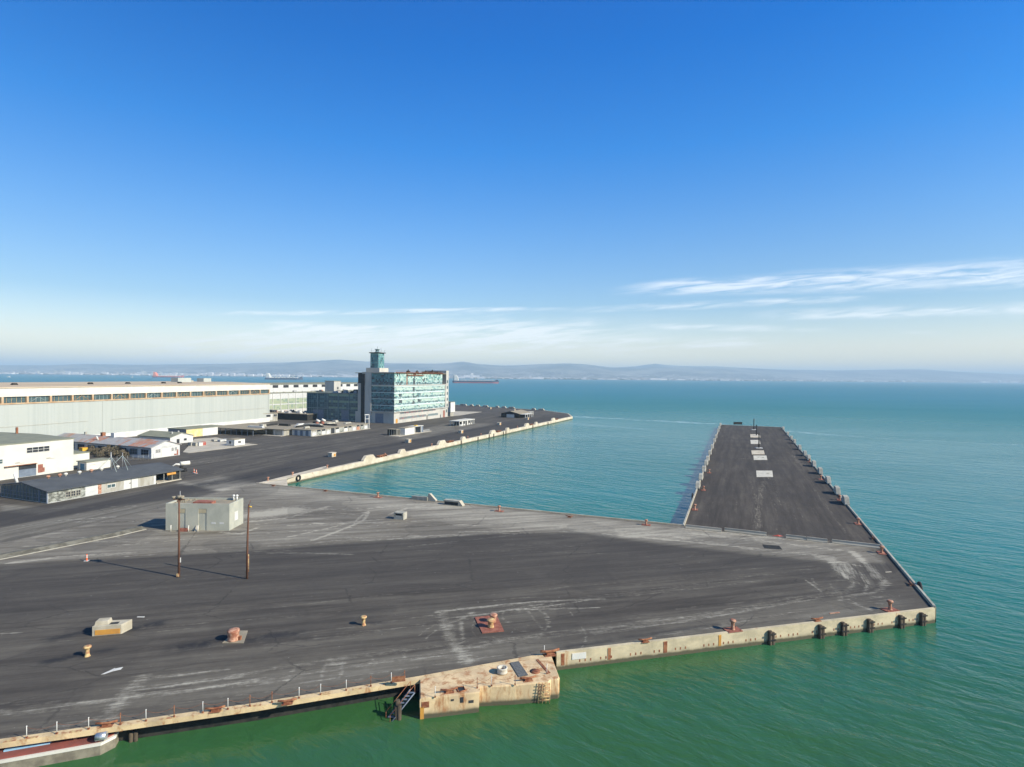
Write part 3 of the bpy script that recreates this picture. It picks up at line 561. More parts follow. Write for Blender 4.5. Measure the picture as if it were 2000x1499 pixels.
def far_city():
    rnd = random.Random(3)
    def dens(u): return interp([(0, .25), (100, .5), (280, .8), (450, 1.3), (700, 1.4), (900, .9), (1000, .55), (1200, .5), (1400, .5), (1700, .25), (2000, .3)], u)
    b1 = MB(); b2 = MB(); b3 = MB(); k = 0
    while k < 2600:
        u = rnd.uniform(-60, 2080)
        if rnd.random() > dens(u): continue
        ex = rnd.uniform(60, 3200)*rnd.random(); p = far_pt(u, ex+120); w = rnd.uniform(12, 50); h = rnd.uniform(6, 16)*(1+.6*(rnd.random() < .06)*3)*(1 if u < 1000 else .75)
        z0 = 1.5; (b1 if rnd.random() < .5 else b2).box(p.x-w, p.x+w, p.y-w*.4, p.y+w*.4, z0, z0+h+ex*.006); k += 1
    for _ in range(1500):
        u = rnd.uniform(-60, 2080); p = far_pt(u, rnd.uniform(60, 900)); w = rnd.uniform(10, 45); h = rnd.uniform(8, 17)
        b3.mesh([(p.x-w, p.y, 1), (p.x+w, p.y, 1), (p.x+w*.8, p.y+8, 1+h*.8), (p.x+w*.2, p.y+5, 1+h), (p.x-w*.5, p.y+6, 1+h*.9), (p.x-w*.9, p.y+5, 1+h*.5), (p.x, p.y+40, 1)], [(0, 1, 2, 3, 4, 5), (1, 6, 2), (2, 6, 3), (3, 6, 4), (4, 6, 5), (5, 6, 0)])
    for b, nm, mm in ((b1, 'far_city', 'fcity'), (b2, 'far_city', 'fcity2'), (b3, 'shore_trees', 'ftree')): o = b.build(nm, M[mm]); o['kind'] = 'stuff'
    # individual warehouses and terminals one can pick out along the far shore
    base = None
    W_ = [(20, 60, 12), (75, 80, 14), (128, 90, 14), (150, 110, 12), (215, 60, 12), (262, 70, 13), (330, 150, 14), (380, 60, 16), (400, 40, 34), (412, 46, 42), (425, 60, 20), (440, 50, 30), (455, 40, 38), (470, 90, 16), (490, 60, 26), (508, 50, 30), (538, 110, 18), (560, 60, 24), (600, 90, 16), (640, 120, 14), (690, 170, 17), (715, 60, 20), (900, 90, 16), (922, 24, 60), (940, 90, 13), (1045, 110, 16), (1054, 90, 20), (1140, 60, 12), (1195, 120, 12), (1280, 130, 20), (1290, 150, 16), (1330, 90, 12), (1372, 70, 11), (1415, 110, 12), (1440, 60, 14), (1680, 90, 12), (1925, 160, 22), (1952, 20, 50), (1980, 150, 34), (1962, 90, 16)]
    for i, (u, w, h) in enumerate(W_):
        p = far_pt(u, 70)
        if base is None:
            b = MB(); b.box(-.5, .5, -.3, .3, 0, .86); b.extx([(-.3, .86), (0, 1), (.3, .86)], -.5, .5); base = b.build('waterfront_building', M['fcity']); o = base
        else: o = base.copy(); C.objects.link(o)
        o.location = (p.x, p.y, 1); o.scale = (w*1.3, 70, h*1.25)
        tag(o, f"{'tall slim' if h > 45 else 'tall' if h > 28 else 'long low' if w > 100 else 'low'} pale building on the far shore, {num_ord(i+1)} from the left", 'distant building', 'pale buildings along the far shore')
far_city()
def cranes():
    base = None
    L_ = [(66, 58), (75, 64), (108, 78), (118, 82), (124, 74), (279, 86), (284, 70), (299, 64), (315, 66), (322, 62), (352, 60), (362, 56), (1944, 44)]
    for i, (u, h) in enumerate(L_):
        p = far_pt(u, 40)
        if base is None:
            b = MB()
            for x in (-13, 13):
                for y in (-10, 10): b.box(x-1.6, x+1.6, y-1.6, y+1.6, 0, 46)
            b.box(-14, 14, -12, 12, 43, 47); b.box(-14, 14, -12, -8, 14, 17)
            base = b.build('port_crane', M['white']); o = base
            j = MB(); j.tube([(0, 10, 46), (-38, -10, 82)], 2.0, 5); j.tube([(0, 10, 46), (30, 14, 50)], 2.2, 5); j.tube([(0, 8, 46), (2, 8, 72)], 1.6, 5); j.tube([(2, 8, 72), (-22, -4, 68)], .9, 4); jb = j.build('boom', M['white'], base)
        else:
            o = base.copy(); C.objects.link(o); c = jb.copy(); C.objects.link(c); c.parent = o
        o.location = (p.x, p.y, 1); s = h/82; o.scale = (s*(1 if i % 3 else -1), s, s)
        tag(o, f'white port crane with raised boom on the hazy far shore, {ORD[i]} from the left', 'port crane', 'port cranes along the far shore')
cranes()

# ------------------------------------------------------------------ ships
def ship(name, label, u0, u1, vw, hullm, bandm, superm, bow_right=True, kind='tanker'):
    D = (H-WZ)*FP/(vw-horizon((u0+u1)/2)); L = (u1-u0)/FP*D; x0 = (u0-1000)/FP*D; s = 1 if bow_right else -1
    t = thing(name, label, 'ship', (x0+L/2, D, WZ), 0 if bow_right else math.pi)
    hb = L*.075
    def hull(z0, z1, nm, m, grow=0.0):
        pl = [(-L/2, -hb*.7), (-L*.46, -hb), (L*.38, -hb), (L*.46, -hb*.55), (L/2+grow, 0), (L*.46, hb*.55), (L*.38, hb), (-L*.46, hb), (-L/2, hb*.7)]
        b = MB(); b.prism(pl, z0, z1); return b.build(nm, m, t)
    hull(-1, L*.010, 'hull_band', bandm); hull(L*.010, L*.032, 'hull', hullm, L*.006)
    b = MB(); b.box(L*.43, L*.49, -hb*.4, hb*.4, L*.032, L*.048); b.build('forecastle', hullm, t)
    zs = L*.032
    b = MB()
    for i, (w, h0, h1) in enumerate(((.075, 0, .028), (.062, .028, .05), (.05, .05, .068), (.036, .068, .080))): b.box(-L*.46, -L*.46+L*w*1.2, -hb*(.95-.1*i), hb*(.95-.1*i), zs+L*h0, zs+L*h1)
    b.build('bridge', superm, t)
    b = MB(); b.box(-L*.485, -L*.462, -hb*.3, hb*.3, zs, zs+L*.085, top=.75); b.build('funnel', superm, t)
    b = MB()
    b.box(-L*.34, L*.40, -hb*.1, hb*.1, zs+L*.006, zs+L*.012)
    for k in np.linspace(-.3, .36, 9): b.box(L*k-L*.003, L*k+L*.003, -hb*.8, hb*.8, zs, zs+L*.011)
    b.build('deck_pipes', M['white'], t)
    b = MB(); b.tube([(L*.44, 0, zs), (L*.44, 0, zs+L*.07)], L*.003, 5); b.build('foremast', M['white'], t)
    t.scale = (1, 1, 1.55)
    for k in ((0.0, .06) if kind == 'tanker' else (-.2, -.05, .1, .25)):
        b = MB(); b.tube([(L*k, -hb*.3, zs), (L*k, -hb*.3, zs+L*.045)], L*.004, 5); b.tube([(L*k, -hb*.3, zs+L*.045), (L*k+L*.05, -hb*.3, zs+L*.038)], L*.003, 5)
        b.build('deck_crane', superm if kind != 'tanker' else M['white'], t)
    return t
M['navy'] = mat('dark_ship_paint', (0.035, 0.05, 0.085), (0.05, 0.06, 0.09), .05, rough=.6)
M['shred'] = mat('red_ship_band', (0.50, 0.12, 0.10), (0.4, 0.1, 0.09), .05, rough=.7)
M['shor'] = mat('orange_ship_house', (0.75, 0.22, 0.12), (0.7, 0.25, 0.14), .05, rough=.7)
ship('tanker_ship', 'long dark tanker with white bridge just right of the glass building', 884, 974, 748.6, M['navy'], M['shred'], M['white'])
ship('cargo_ship', 'red hulled cargo ship with orange bridge, left of all the ships', 299, 359, 737.8, M['shred'], M['navy'], M['shor'], kind='tanker')
ship('cargo_ship', 'dark cargo ship with white bridge and deck cranes, above the shed roof end', 519, 591, 742.0, M['navy'], M['navy'], M['white'], kind='cargo')
def small_boat(u, v, L, sail, label):
    D = (H-WZ)*FP/(v-horizon(u)); t = thing('sailboat' if sail else 'motor_boat', label, 'sailboat' if sail else 'boat', ((u-1000)/FP*D, D, WZ))
    b = MB(); b.prism([(-L/2, -L*.12), (L*.2, -L*.16), (L/2, 0), (L*.2, L*.16), (-L/2, L*.12)], -.3, L*.11); b.build('hull', M['white'], t)
    if sail:
        b = MB(); b.tube([(L*.08, 0, 1), (L*.08, 0, L*1.15)], .15, 5); b.build('mast', M['white'], t)
        b = MB(); b.mesh([(L*.06, -.1, 2.2), (-L*.42, .5, 2.2), (L*.06, 0, L*1.1), (L*.06, .1, 2.2), (-L*.42, .7, 2.2), (L*.06, .1, L*1.1)], [(0, 1, 2), (5, 4, 3), (0, 3, 4, 1), (1, 4, 5, 2)]); b.build('mainsail', M['white'], t)
        b = MB(); b.mesh([(L*.12, -.05, 2.), (L*.48, -.05, 1.8), (L*.10, -.05, L*.9), (L*.12, .05, 2.), (L*.48, .05, 1.8), (L*.10, .05, L*.9)], [(0, 1, 2), (5, 4, 3), (0, 3, 4, 1), (1, 4, 5, 2)]); b.build('jib', M['white'], t)
    else:
        b = MB(); b.box(-L*.25, L*.18, -L*.1, L*.1, L*.11, L*.24, top=.8); b.build('cabin', M['white'], t)
small_boat(258, 738.0, 15, True, 'small white sailboat on the blue bay above the long shed')
small_boat(17.5, 737.2, 24, False, 'white motor boat on the bay at the far left above the shed')

# ------------------------------------------------------------------ quay walls and kerbs
def wallthing(name, label, cat='quay wall'): return thing(name, label, cat)
NLp = subdiv(near_edge[:5], 3)                        # left near edge (to the platform's far side)
NRp = subdiv([G(1085, 1273), cor], 3)
t = wallthing('quay_edge', 'rust stained concrete cap with a shade-black coloured underside along the near left quay')
b = MB(); strip(b, NLp, 0, .75, -.45, .06); b.build('cap', M['capc'], t)
b = MB(); strip(b, NLp, -1.0, -.6, -6, -.02); b.build('under_wall', M['under'], t)  # near-black wall stands in for the shadowed void under the deck
t = wallthing('quay_edge', 'tall pale concrete quay wall below the two bollards at lower right')
b = MB(); strip(b, NRp, 0, .45, -6, .06); b.build('wall', M['quay'], t)
A_, B_ = G(1085, 1273), cor; q = (B_-A_).normalized(); out = Vector((q.y, -q.x, 0)); QA = math.atan2(q.y, q.x)
LN = (B_-A_).length
# weep holes in threes along the foot
b0 = None
for k in range(1, 17):
    for j in (-.75, 0, .75):
        s = k*LN/17.1+j + .4*math.sin(k*2.3)
        P = A_+q*s+out*.452
        if b0 is None:
            mb = MB(); mb.box(-.085, .085, -.02, .1, -.16, .16); b0 = mb.build('weep_hole', M['rust'], t); o = b0
        else: o = b0.copy(); C.objects.link(o); o.parent = t
        o.location = (P.x, P.y, -1.30); o.rotation_euler = (0, 0, QA)
# rust streaks
for u, w in ((1097, .45), (1187, .42), (1296, .55), (1402, .4)):
    P = at_u(A_, B_, u)+out*.47; mb = MB()
    mb.extx([(.03, .0), (-.03, -.05), (-.012, -1.5), (.03, -1.55)], -w/2, w/2); o = mb.build('rusty_slot', M['rust'] if u != 1402 else M['ochre'], t); o.location = (P.x, P.y, -.12); o.rotation_euler = (0, 0, QA)
P = at_u(A_, B_, 1134)+out*.47; mb = MB(); mb.box(-1.35, .55, -.05, .03, -1.05, -.28); o = mb.build('white_panel', M['white'], t); o.location = (P.x, P.y, 0); o.rotation_euler = (0, 0, QA)
o['label'] = 'plain white panel on the quay wall'

def kerb(pts, name, label, off0, off1, z1, zb, m, cat='quay wall'):
    t = wallthing(name, label, cat); b = MB(); strip(b, pts, off0, off1, zb, z1); b.build('wall', m, t); return t
frl = subdiv([cor, fr_end], 6); fll = subdiv([fl_end, fl_base], 6); fe = [fr_end, fl_end]; bn = subdiv([fl_base, bc], 6); bl = subdiv([bc, tip], 6)
t = kerb(frl, 'quay_edge', 'grey concrete edge along the right side of the finger pier', 0, .5, .10, -6, M['quay'])
b = MB(); strip(b, frl, .08, .42, .103, .36); b.build('kerb', M['block'], t)
t = kerb(fll, 'quay_edge', 'concrete edge on the shaded left side of the finger pier', 0, .5, .10, -6, M['quay'])
b = MB(); strip(b, fll, .08, .42, .103, .34); b.build('kerb', M['block'], t)
kerb(fe, 'quay_edge', 'concrete edge across the far end of the finger pier', 0, .5, .10, -6, M['quay'])
t = kerb(bn, 'quay_edge', 'low pale edge on the near side of the basin', 0, .45, .10, -6, M['quay'])
b = MB(); strip(b, bn, .1, .38, .103, .26); b.build('kerb', M['quaylt'], t)
kerb(bl, 'quay_edge', 'long sunlit cream quay wall on the left side of the basin', -.02, 1.6, .14, -6, M['quaylt'])
kerb([tip, G(1108, 808.5), G(1060, 802), G(890, 791.5), Vector((-170, 930, 0))], 'quay_edge', 'pale edge of the far tip of land behind the glass building', 0, 1.2, .25, -6, M['quaylt'])
# pointed concrete apron at the basin's left corner
b = MB(); p0, p1, p2 = G(500, 945), G(545, 946), G(640, 915); b.prism([(p.x, p.y) for p in (G(499, 945), G(562, 949.5), G(560, 936), G(640, 913), G(636, 911))], .004, .055)
o = b.build('pavement_slab', M['quaylt']); o['kind'] = 'structure'

# timber fender piles on the right near wall
base = None
US = [1500, 1597, 1641, 1692, 1753, 1794]; LB = ['leftmost', 'second from the left', 'third from the left', 'fourth from the left', 'fifth from the left', 'rightmost']
for i, u in enumerate(US):
    P = at_u(A_, B_, u)+out*.75
    if base is None:
        base = thing('fender_pile', '', 'fender pile', group='timber fender piles on the right near wall')
        for nm, x in (('pile', -.24), ('pile', .26)):
            b = MB(); b.tube([(x, 0, -5), (x*.9, .05, -.25 if x < 0 else -.5)], .26, 9); b.build(nm, M['timber'], base)
        b = MB(); b.box(-.55, .55, -.28, -.20, -.75, -.55); b.box(-.55, .55, -.28, -.20, -1.6, -1.4); b.build('strap', M['under'], base); o = base
    else: o = dup(base, P, QA, '')
    o.location = P; o.rotation_euler = (0, 0, QA); o['label'] = f'dark timber fender pile on the near right quay wall, {LB[i]} of six'

# ------------------------------------------------------------------ bollards, cleats, capstans
def bollard_proto(name, label, m, base_plate=False, h=1.2, group=None):
    t = thing(name, label, 'bollard', group=group)
    b = MB(); b.lathe([(0, 0), (.36, 0), (.30, .06), (.24, .25), (.23, h*.62), (.30, h*.74), (.42, h*.80), (.46, h*.88), (.40, h*.97), (.22, h), (0, h)], n=18, z=.1 if base_plate else 0); b.build('post', m, t)
    if base_plate:
        b = MB(); b.box(-1.15, 1.15, -.75, .75, 0.004, .10); b.build('base_plate', M['rustp'], t, .02)
        for x, y in ((-.9, -.55), (.9, -.55), (-.9, .55), (.9, .55)): bb = MB(); bb.lathe([(0.09, 0), (.09, .07), (0, .07)], x, y, 6, .10); bb.build('bolt', M['rust'], t)
    return t
b1 = bollard_proto('bollard', 'ochre mushroom bollard standing on the asphalt below the concrete block', M['bollard'], h=1.3, group='ochre bollards on the near asphalt'); b1.location = G(170.5, 1282)
dup(b1, G(710, 1221.5), .5, 'ochre mushroom bollard standing alone left of the red steel plate')
b2 = bollard_proto('bollard', 'pink rusty bollard on a plate at the near right corner', M['bolpink'], True, 1.4, 'bollards on rusty plates along the quay edges')
b2.location = G(1738, 1192); b2.rotation_euler = (0, 0, QA)
FR = math.atan2((fr_end-cor).y, (fr_end-cor).x); BN = math.atan2((bc-fl_base).y, (bc-fl_base).x)
for u, v, rz, s, l in ((1431, 1231, QA, 1, 'pink topped bollard on a rusty plate, middle of the near right quay'), (1722, 1081, FR, 1, 'rusty bollard on a plate where the barrier row meets the pier edge'), (1676, 1024, FR, 1, 'rusty bollard on a plate on the pier right edge, below the concrete blocks'),
                    (1640, 977, FR, 1, 'rusty bollard beside the lowest concrete blocks on the pier right edge'), (1603, 937, FR, 1, 'rusty bollard among the middle concrete blocks on the pier right edge'), (1581, 903, FR, 1, 'small rusty bollard among the upper blocks on the pier right edge'),
                    (1357, 996, FR, 1, 'rusty bollard on a plate on the pier left edge, lowest'), (1374, 958, FR, .9, 'small bollard on a plate beside the lowest block of the pier left edge'), (1385, 924, FR, .9, 'small bollard halfway up the pier left edge'),
                    (1262, 1026, BN, .9, 'bollard on the basin near edge close to the finger pier'), (975, 999, BN, 1, 'white topped bollard on the middle of the basin near edge'), (738, 972, BN, 1, 'white topped bollard on the basin near edge, leftmost of three')):
    dup(b2, G(u, v), rz, l, s)
b3 = bollard_proto('bollard', '', M['bolpink'], False, 1.2, 'small bollards on the left basin quay')
for i, (u, nm) in enumerate(((641.5, 'left of the first large block'), (754, 'right of the first large block'), (845, 'left of the second large block'), (915, 'right of the second large block'), (941, 'left of the third large block'), (1012, 'left of the fourth large block'), (526, 'at the pointed inner corner'), (574, 'above the hanging tyre'))):
    P = at_u(bc, tip, u); o = b3 if i == 0 else dup(b3, P, 0, ''); o.location = P+LD*.6; o['label'] = f'small reddish bollard on the sunlit basin quay, {nm}'

def drum_mb(r, h, hole=False):
    b = MB(); b.lathe([(0, 0), (r*1.05, 0), (r, .12), (r*.94, h*.4), (r, h*.75), (r*1.06, h*.86), (r*1.0, h*.98)] + ([(r*.7, h*.98), (r*.66, h*.2), (0, h*.2)] if hole else [(r*.5, h*1.04), (0, h*1.04)]), n=26, z=.08); return b
def quadplate(px, z0, z1, origin, rz):
    mb = MB(); ps = [G(*p)-origin for p in px]; c, s = math.cos(-rz), math.sin(-rz)
    mb.prism([(p.x*c-p.y*s, p.x*s+p.y*c) for p in ps], z0, z1); return mb
o_ = G(456, 1251); t = thing('capstan', 'rusty drum capstan on a tilted plate between two bollards', 'capstan', o_)
drum_mb(.72, 1.35).build('drum', M['bolpink'], t); quadplate([(434, 1257), (476, 1257), (484, 1233), (460, 1233)], .004, .08, o_, 0).build('base_plate', M['roofc'], t)
b = MB(); b.box(.55, 1.0, -.2, .2, .08, .55); b.build('gear_box', M['rust'], t)
o_ = G(956, 1222); t = thing('mooring_bitts', 'twin rusty bollards on a big red steel plate', 'mooring bitts', o_)
quadplate([(927, 1207), (970, 1202.5), (984.5, 1234), (942, 1238)], .004, .10, o_, 0).build('base_plate', M['rustp'], t)
for (u, v, m_) in ((958.5, 1226.5, M['bollard']), (963.5, 1216, M['bolpink'])):
    p = G(u, v)-o_; mb = MB(); mb.lathe([(0, 0), (.44, 0), (.42, .1), (.42, .75), (.56, .86), (.60, 1.0), (.5, 1.1), (0, 1.12)], p.x, p.y, 20, .1); mb.build('bollard_post', m_, t)
def cleat(s=1.0):
    b = MB(); b.box(-.35, .35, -.16, .16, .02, .22); b.tube([(-.95*s, 0, .42), (-.3, 0, .32), (.3, 0, .32), (.95*s, 0, .42)], .11, 8); b.box(-.55, .55, -.3, .3, .0, .05); return b
base = None
for i, (u, v, rz, l) in enumerate(((208, 1420, QA, 'rusty mooring cleat on the near left cap, above the barge end'), (420, 1391, QA, 'rusty mooring cleat on the near left cap, right of the barge'), (561, 1376, QA, 'rusty mooring cleat on the near left cap, middle'), (877, 1354, QA, 'rusty mooring cleat at the left end of the concrete platform'), (1031, 1331, QA, 'rusty mooring cleat on the platform below the grating'),
                                   (1074, 1281, QA, 'large rusty cleat where platform and right wall meet'), (1260, 1255, QA, 'rusty cleat on the near right wall, left of its bollards'), (1596, 1214, QA, 'rusty cleat on the near right wall between its two bollards'), (635, 960, BN, 'small rusty cleat on the basin near edge'), (533, 950, BN, 'small rusty cleat at the basin inner corner'), (1112, 1011, BN, 'rusty cleat on the basin near edge, right of its middle'), (1705, 1053, FR, 'rusty cleat just above the barrier row on the pier edge'), (1779, 1143, FR, 'dark rusty cleat near the lower right corner of the pier'))):
    P = G(u, v); z = .06 if i < 8 else .004
    if base is None: base = cleat().build('mooring_cleat', M['rust']); o = base
    else: o = base.copy(); C.objects.link(o)
    o.location = (P.x, P.y, z); o.rotation_euler = (0, 0, rz); tag(o, l, 'cleat', 'rusty mooring cleats')
    if i == 5: o.scale = (1.3, 1.3, 1.5)

# tyres
def tyre(loc, rz, label):
    b = MB(); R_, r_ = .85, .27; n, k = 22, 8; vs = [((R_+r_*math.cos(2*math.pi*j/k))*math.cos(2*math.pi*i/n), r_*math.sin(2*math.pi*j/k)*.9, (R_+r_*math.cos(2*math.pi*j/k))*math.sin(2*math.pi*i/n)) for i in range(n) for j in range(k)]
    b.mesh(vs, [(i*k+j, ((i+1) % n)*k+j, ((i+1) % n)*k+(j+1) % k, i*k+(j+1) % k) for i in range(n) for j in range(k)], None, True)
    o = b.build('tyre_fender', M['black']); o.location = loc; o.rotation_euler = (0, 0, rz); tag(o, label, 'tyre'); return o
P = at_u(bc, tip, 574.5); tyre(P-LD*1.95+Vector((0, 0, -.7)), FA, 'black tyre hanging on the sunlit basin wall near its inner corner')
P = at_u(cor, fr_end, 1785); dr = (fr_end-cor).normalized(); tyre(P+Vector((dr.y, -dr.x, 0))*.8+Vector((0, 0, -.3)), FR, 'black tyre hanging off the pier edge above the lower right corner')
P = at_u(fl_end, fl_base, 1358); tyre(P+Vector((-dr.y, dr.x, 0))*.8+Vector((0, 0, -.3)), FR, 'black tyre on the shaded left edge of the finger pier')

# ------------------------------------------------------------------ concrete fender blocks
def block_proto(name, Lb, Lt, h, th):
    b = MB(); b.extr([(-Lb/2, 0), (Lb/2, 0), (Lb/2, h*.18), (Lt/2, h), (-Lt/2, h), (-Lb/2, h*.18)], -th/2, th/2)
    b.box(-Lt*.3, Lt*.3, -th/2-.05, -th/2+.02, h*.45, h*.8); return b.build(name, M['block'], None, .04)
FR_US = [(865, 150), (895, 180), (920, 205), (940, 240), (975, 275), (1010, 310), (1035, 342), (1070, 392), (1112, 437), (1165, 490), (1225, 566), (1282, 640)]
base = None
for i, (zx, zy) in enumerate(FR_US):
    u, v = 1280+zx*.29, 800+zy*.29+3; P = at_u(cor, fr_end, u-1.5); 
    if base is None: base = block_proto('fender_block', 6.2, 3.2, 2.1, 1.2); o = base
    else: o = base.copy(); C.objects.link(o)
    o.location = P+Vector((dr.y, -dr.x, 0))*.1+Vector((0, 0, .10)); o.rotation_euler = (0, 0, FR+math.pi)
    tag(o, f'grey concrete block on the right edge of the finger pier, {ORD[i]} from its far end', 'concrete block', 'concrete blocks along the right pier edge')
FL_US = [(290, 555), (310, 500), (330, 440), (345, 415), (355, 385), (370, 345), (385, 310), (400, 275), (410, 245), (425, 215), (432, 190), (440, 160)]
for i, (zx, zy) in enumerate(FL_US):
    u = 1280+zx*.29; P = at_u(fl_end, fl_base, u-.3); o = base.copy(); C.objects.link(o)
    o.location = P+Vector((-dr.y, dr.x, 0))*.1+Vector((0, 0, .10)); o.rotation_euler = (0, 0, FR); o.scale = (.95, 1, .85)
    tag(o, f'low concrete block on the left edge of the finger pier, {ORD[i]} from the basin corner', 'concrete block', 'concrete blocks along the left pier edge')
big = block_proto('fender_block', 8.2, 4.6, 2.0, 1.3)
BL = [(716, 1, 'first large'), (781, .62, 'first small'), (859, 1, 'second large'), (901, .6, 'second small'), (959, 1, 'third large'), (988, .6, 'third small'), (1026, 1, 'fourth large'), (1044, .6, 'fourth small'), (1078, 1, 'fifth large')]
frb = None
for i, (u, s, l) in enumerate(BL):
    P = at_u(bc, tip, u); o = big if i == 0 else big.copy()
    if i: C.objects.link(o)
    o.location = P-LD*.95+Vector((0, 0, .14)); o.rotation_euler = (0, 0, FA); o.scale = (s, 1, .98 if s == 1 else .8)
    o.data.materials.clear() if i == 0 else None
    if i == 0: o.data.materials.append(M['quaylt'])
    tag(o, f'cream concrete block on the sunlit basin quay, {l} one from the inner corner', 'concrete block', 'cream blocks on the left basin quay')
    if s == 1:
        if frb is None:
            b = MB()
            for x in (-2.6, -.9, .9, 2.6): b.box(x-.1, x+.1, -.9, .9, 0, .7)
            b.box(-2.7, 2.7, -.9, -.72, .7, .88); b.box(-2.7, 2.7, .72, .9, .55, .72); b.box(-2.2, 1.4, -.5, .5, .0, .35); frb = b.build('steel_trestle', M['rust']); f_ = frb
        else: f_ = frb.copy(); C.objects.link(f_)
        f_.location = P+FD*9.5-LD*.7+Vector((0, 0, .14)); f_.rotation_euler = (0, 0, FA); tag(f_, f'low rusty steel frame right of the {l} block on the basin quay', 'steel frame', 'rusty frames on the left basin quay')
base = None
for i, u in enumerate((895, 928, 950, 959, 978, 983, 1036, 1066)):
    P = at_u(bc, tip, u)-LD*1.85
    if base is None: b = MB(); b.tube([(0, 0, -5), (0, 0, .1)], .28, 8); base = b.build('fender_pile', M['timber']); o = base
    else: o = base.copy(); C.objects.link(o)
    o.location = P; tag(o, f'dark timber pile against the sunlit basin wall, {ORD[i]} from the left', 'fender pile', 'timber piles on the basin wall')
for i, (u, s) in enumerate(((902, .9), (907, 1.1), (921, .8), (933, 1), (948, 1.3), (971, .8), (984, 1), (999, 1.4), (1042, .8), (1057, 1.2))):
    P = at_u(G(1060, 802), G(890, 791.5), u); o = big.copy(); C.objects.link(o); pass

    o.location = P; o.rotation_euler = (0, 0, math.atan2((G(890, 791.5)-G(1060, 802)).y, (G(890, 791.5)-G(1060, 802)).x)); o.scale = (s*.9, .9, .9)
    tag(o, f'grey block on the far land edge beyond the glass building, {ORD[i]} from the left', 'concrete block', 'blocks on the far land edge')
# two broken frames on the near basin edge
t = thing('broken_concrete_frame', 'broken pale concrete frame with a leaning arm on the basin near edge', 'concrete frame', G(822, 976.5), BN+math.pi)
b = MB(); b.box(-2.6, 2.4, -.7, -.35, 0, 1.0); b.box(-2.6, 2.4, .35, .7, 0, .9); b.box(-2.6, -2.1, -.34, .34, 0, .8); b.box(-.2, .25, -.34, .34, .1, .7); b.build('frame', M['block'], t)
b = MB(); b.extr([(1.9, 0), (5.0, 0), (5.0, .25), (3.1, 2.0), (2.6, 2.0), (2.45, 1.4)], -.45, .45); b.build('arm', M['pad'], t)
t = thing('broken_concrete_frame', 'dark sided concrete block with a sloped end on the basin near edge', 'concrete frame', G(884, 986.5), BN+math.pi)
b = MB(); b.box(-2.4, 2.0, -.75, .75, .95, 1.35); b.box(-2.3, 2.0, -.45, .6, 0, .95); b.build('frame', M['block'], t)
b = MB(); b.box(-2.2, 1.9, -.50, -.452, .12, .9); b.build('opening', M['dark'], t)
b = MB(); b.extr([(2.0, 0), (3.3, 0), (3.3, .2), (2.35, 1.35), (2.0, 1.35)], -.75, .75); b.build('sloped_end', M['pad'], t)

# ------------------------------------------------------------------ concrete boxes on the apron
t = thing('concrete_box', 'small hollow concrete box with a dark side opening on open ground near the basin', 'concrete box', G(769, 1014.5), BN+math.pi+.05)
b = MB(); b.box(0, 2.6, 0, 1.9, 0, .25); b.box(0, 2.6, 1.65, 1.9, .25, 1.7); b.box(2.2, 2.6, 0, 1.65, .25, 1.7); b.box(0, .3, 0, 1.65, .25, 1.7); b.box(.3, 2.2, 0, .25, .25, .95); b.box(.3, 2.2, 0, 1.65, 1.45, 1.7); b.build('shell', M['block'], t)
b = MB(); b.box(.3, 2.2, .5, .55, .95, 1.45); b.build('opening', M['dark'], t)
t = thing('concrete_block', 'pale concrete block with an ochre board front and a stepped top, lower left', 'concrete block', G(179.7, 1243.5), math.atan2((G(229, 1239.5)-G(179.7, 1243.5)).y, (G(229, 1239.5)-G(179.7, 1243.5)).x))
b = MB(); b.prism([(0, 0), (3.45, 0), (4.15, 1.55), (.35, 1.75)], 0, 1.30); b.box(.12, 1.75, .35, 1.6, 1.30, 1.78, top=.88); b.build('body', M['conc'], t, .03)
b = MB(); b.box(.35, 3.3, -.05, .0, .12, .78); b.build('ochre_board', M['ochre'], t)
b = MB(); b.box(1.9, 2.9, .3, .9, 1.303, 1.34); b.build('hatch', M['dark'], t)
bb = None
for i, (u, v, l) in enumerate(((648.5, 893.5, 'nearest the basin corner'), (798, 865.5, 'second along the apron'), (901, 847, 'third along the apron'), (976, 831, 'fourth along the apron'), (1031, 820.5, 'fifth along the apron, beside the dark hangar'), (958, 799.5, 'on the far edge behind the hangar'), (1005, 803.5, 'above the dark hangar roof'))):
    if bb is None:
        bb = thing('concrete_box', '', 'concrete box', group='concrete boxes along the left apron'); b = MB(); b.box(0, 2.2, 0, 1.8, 0, 1.45); b.box(-.15, 2.35, -.15, 1.95, 1.45, 1.62); b.build('body', M['quaylt'], bb); b = MB(); b.box(-.05, .0, .2, 1.6, .1, 1.3); b.build('door', M['boards'], bb); b = MB(); b.box(.9, 2.0, -.04, 0, .2, 1.1); b.build('panel', M['ochre'], bb); o = bb
    else: o = dup(bb, (0, 0, 0), 0, '')
    o.location = G(u, v); o.rotation_euler = (0, 0, FA); o.scale = (1.15,)*3; o['label'] = f'small ochre sided concrete box, {l}'

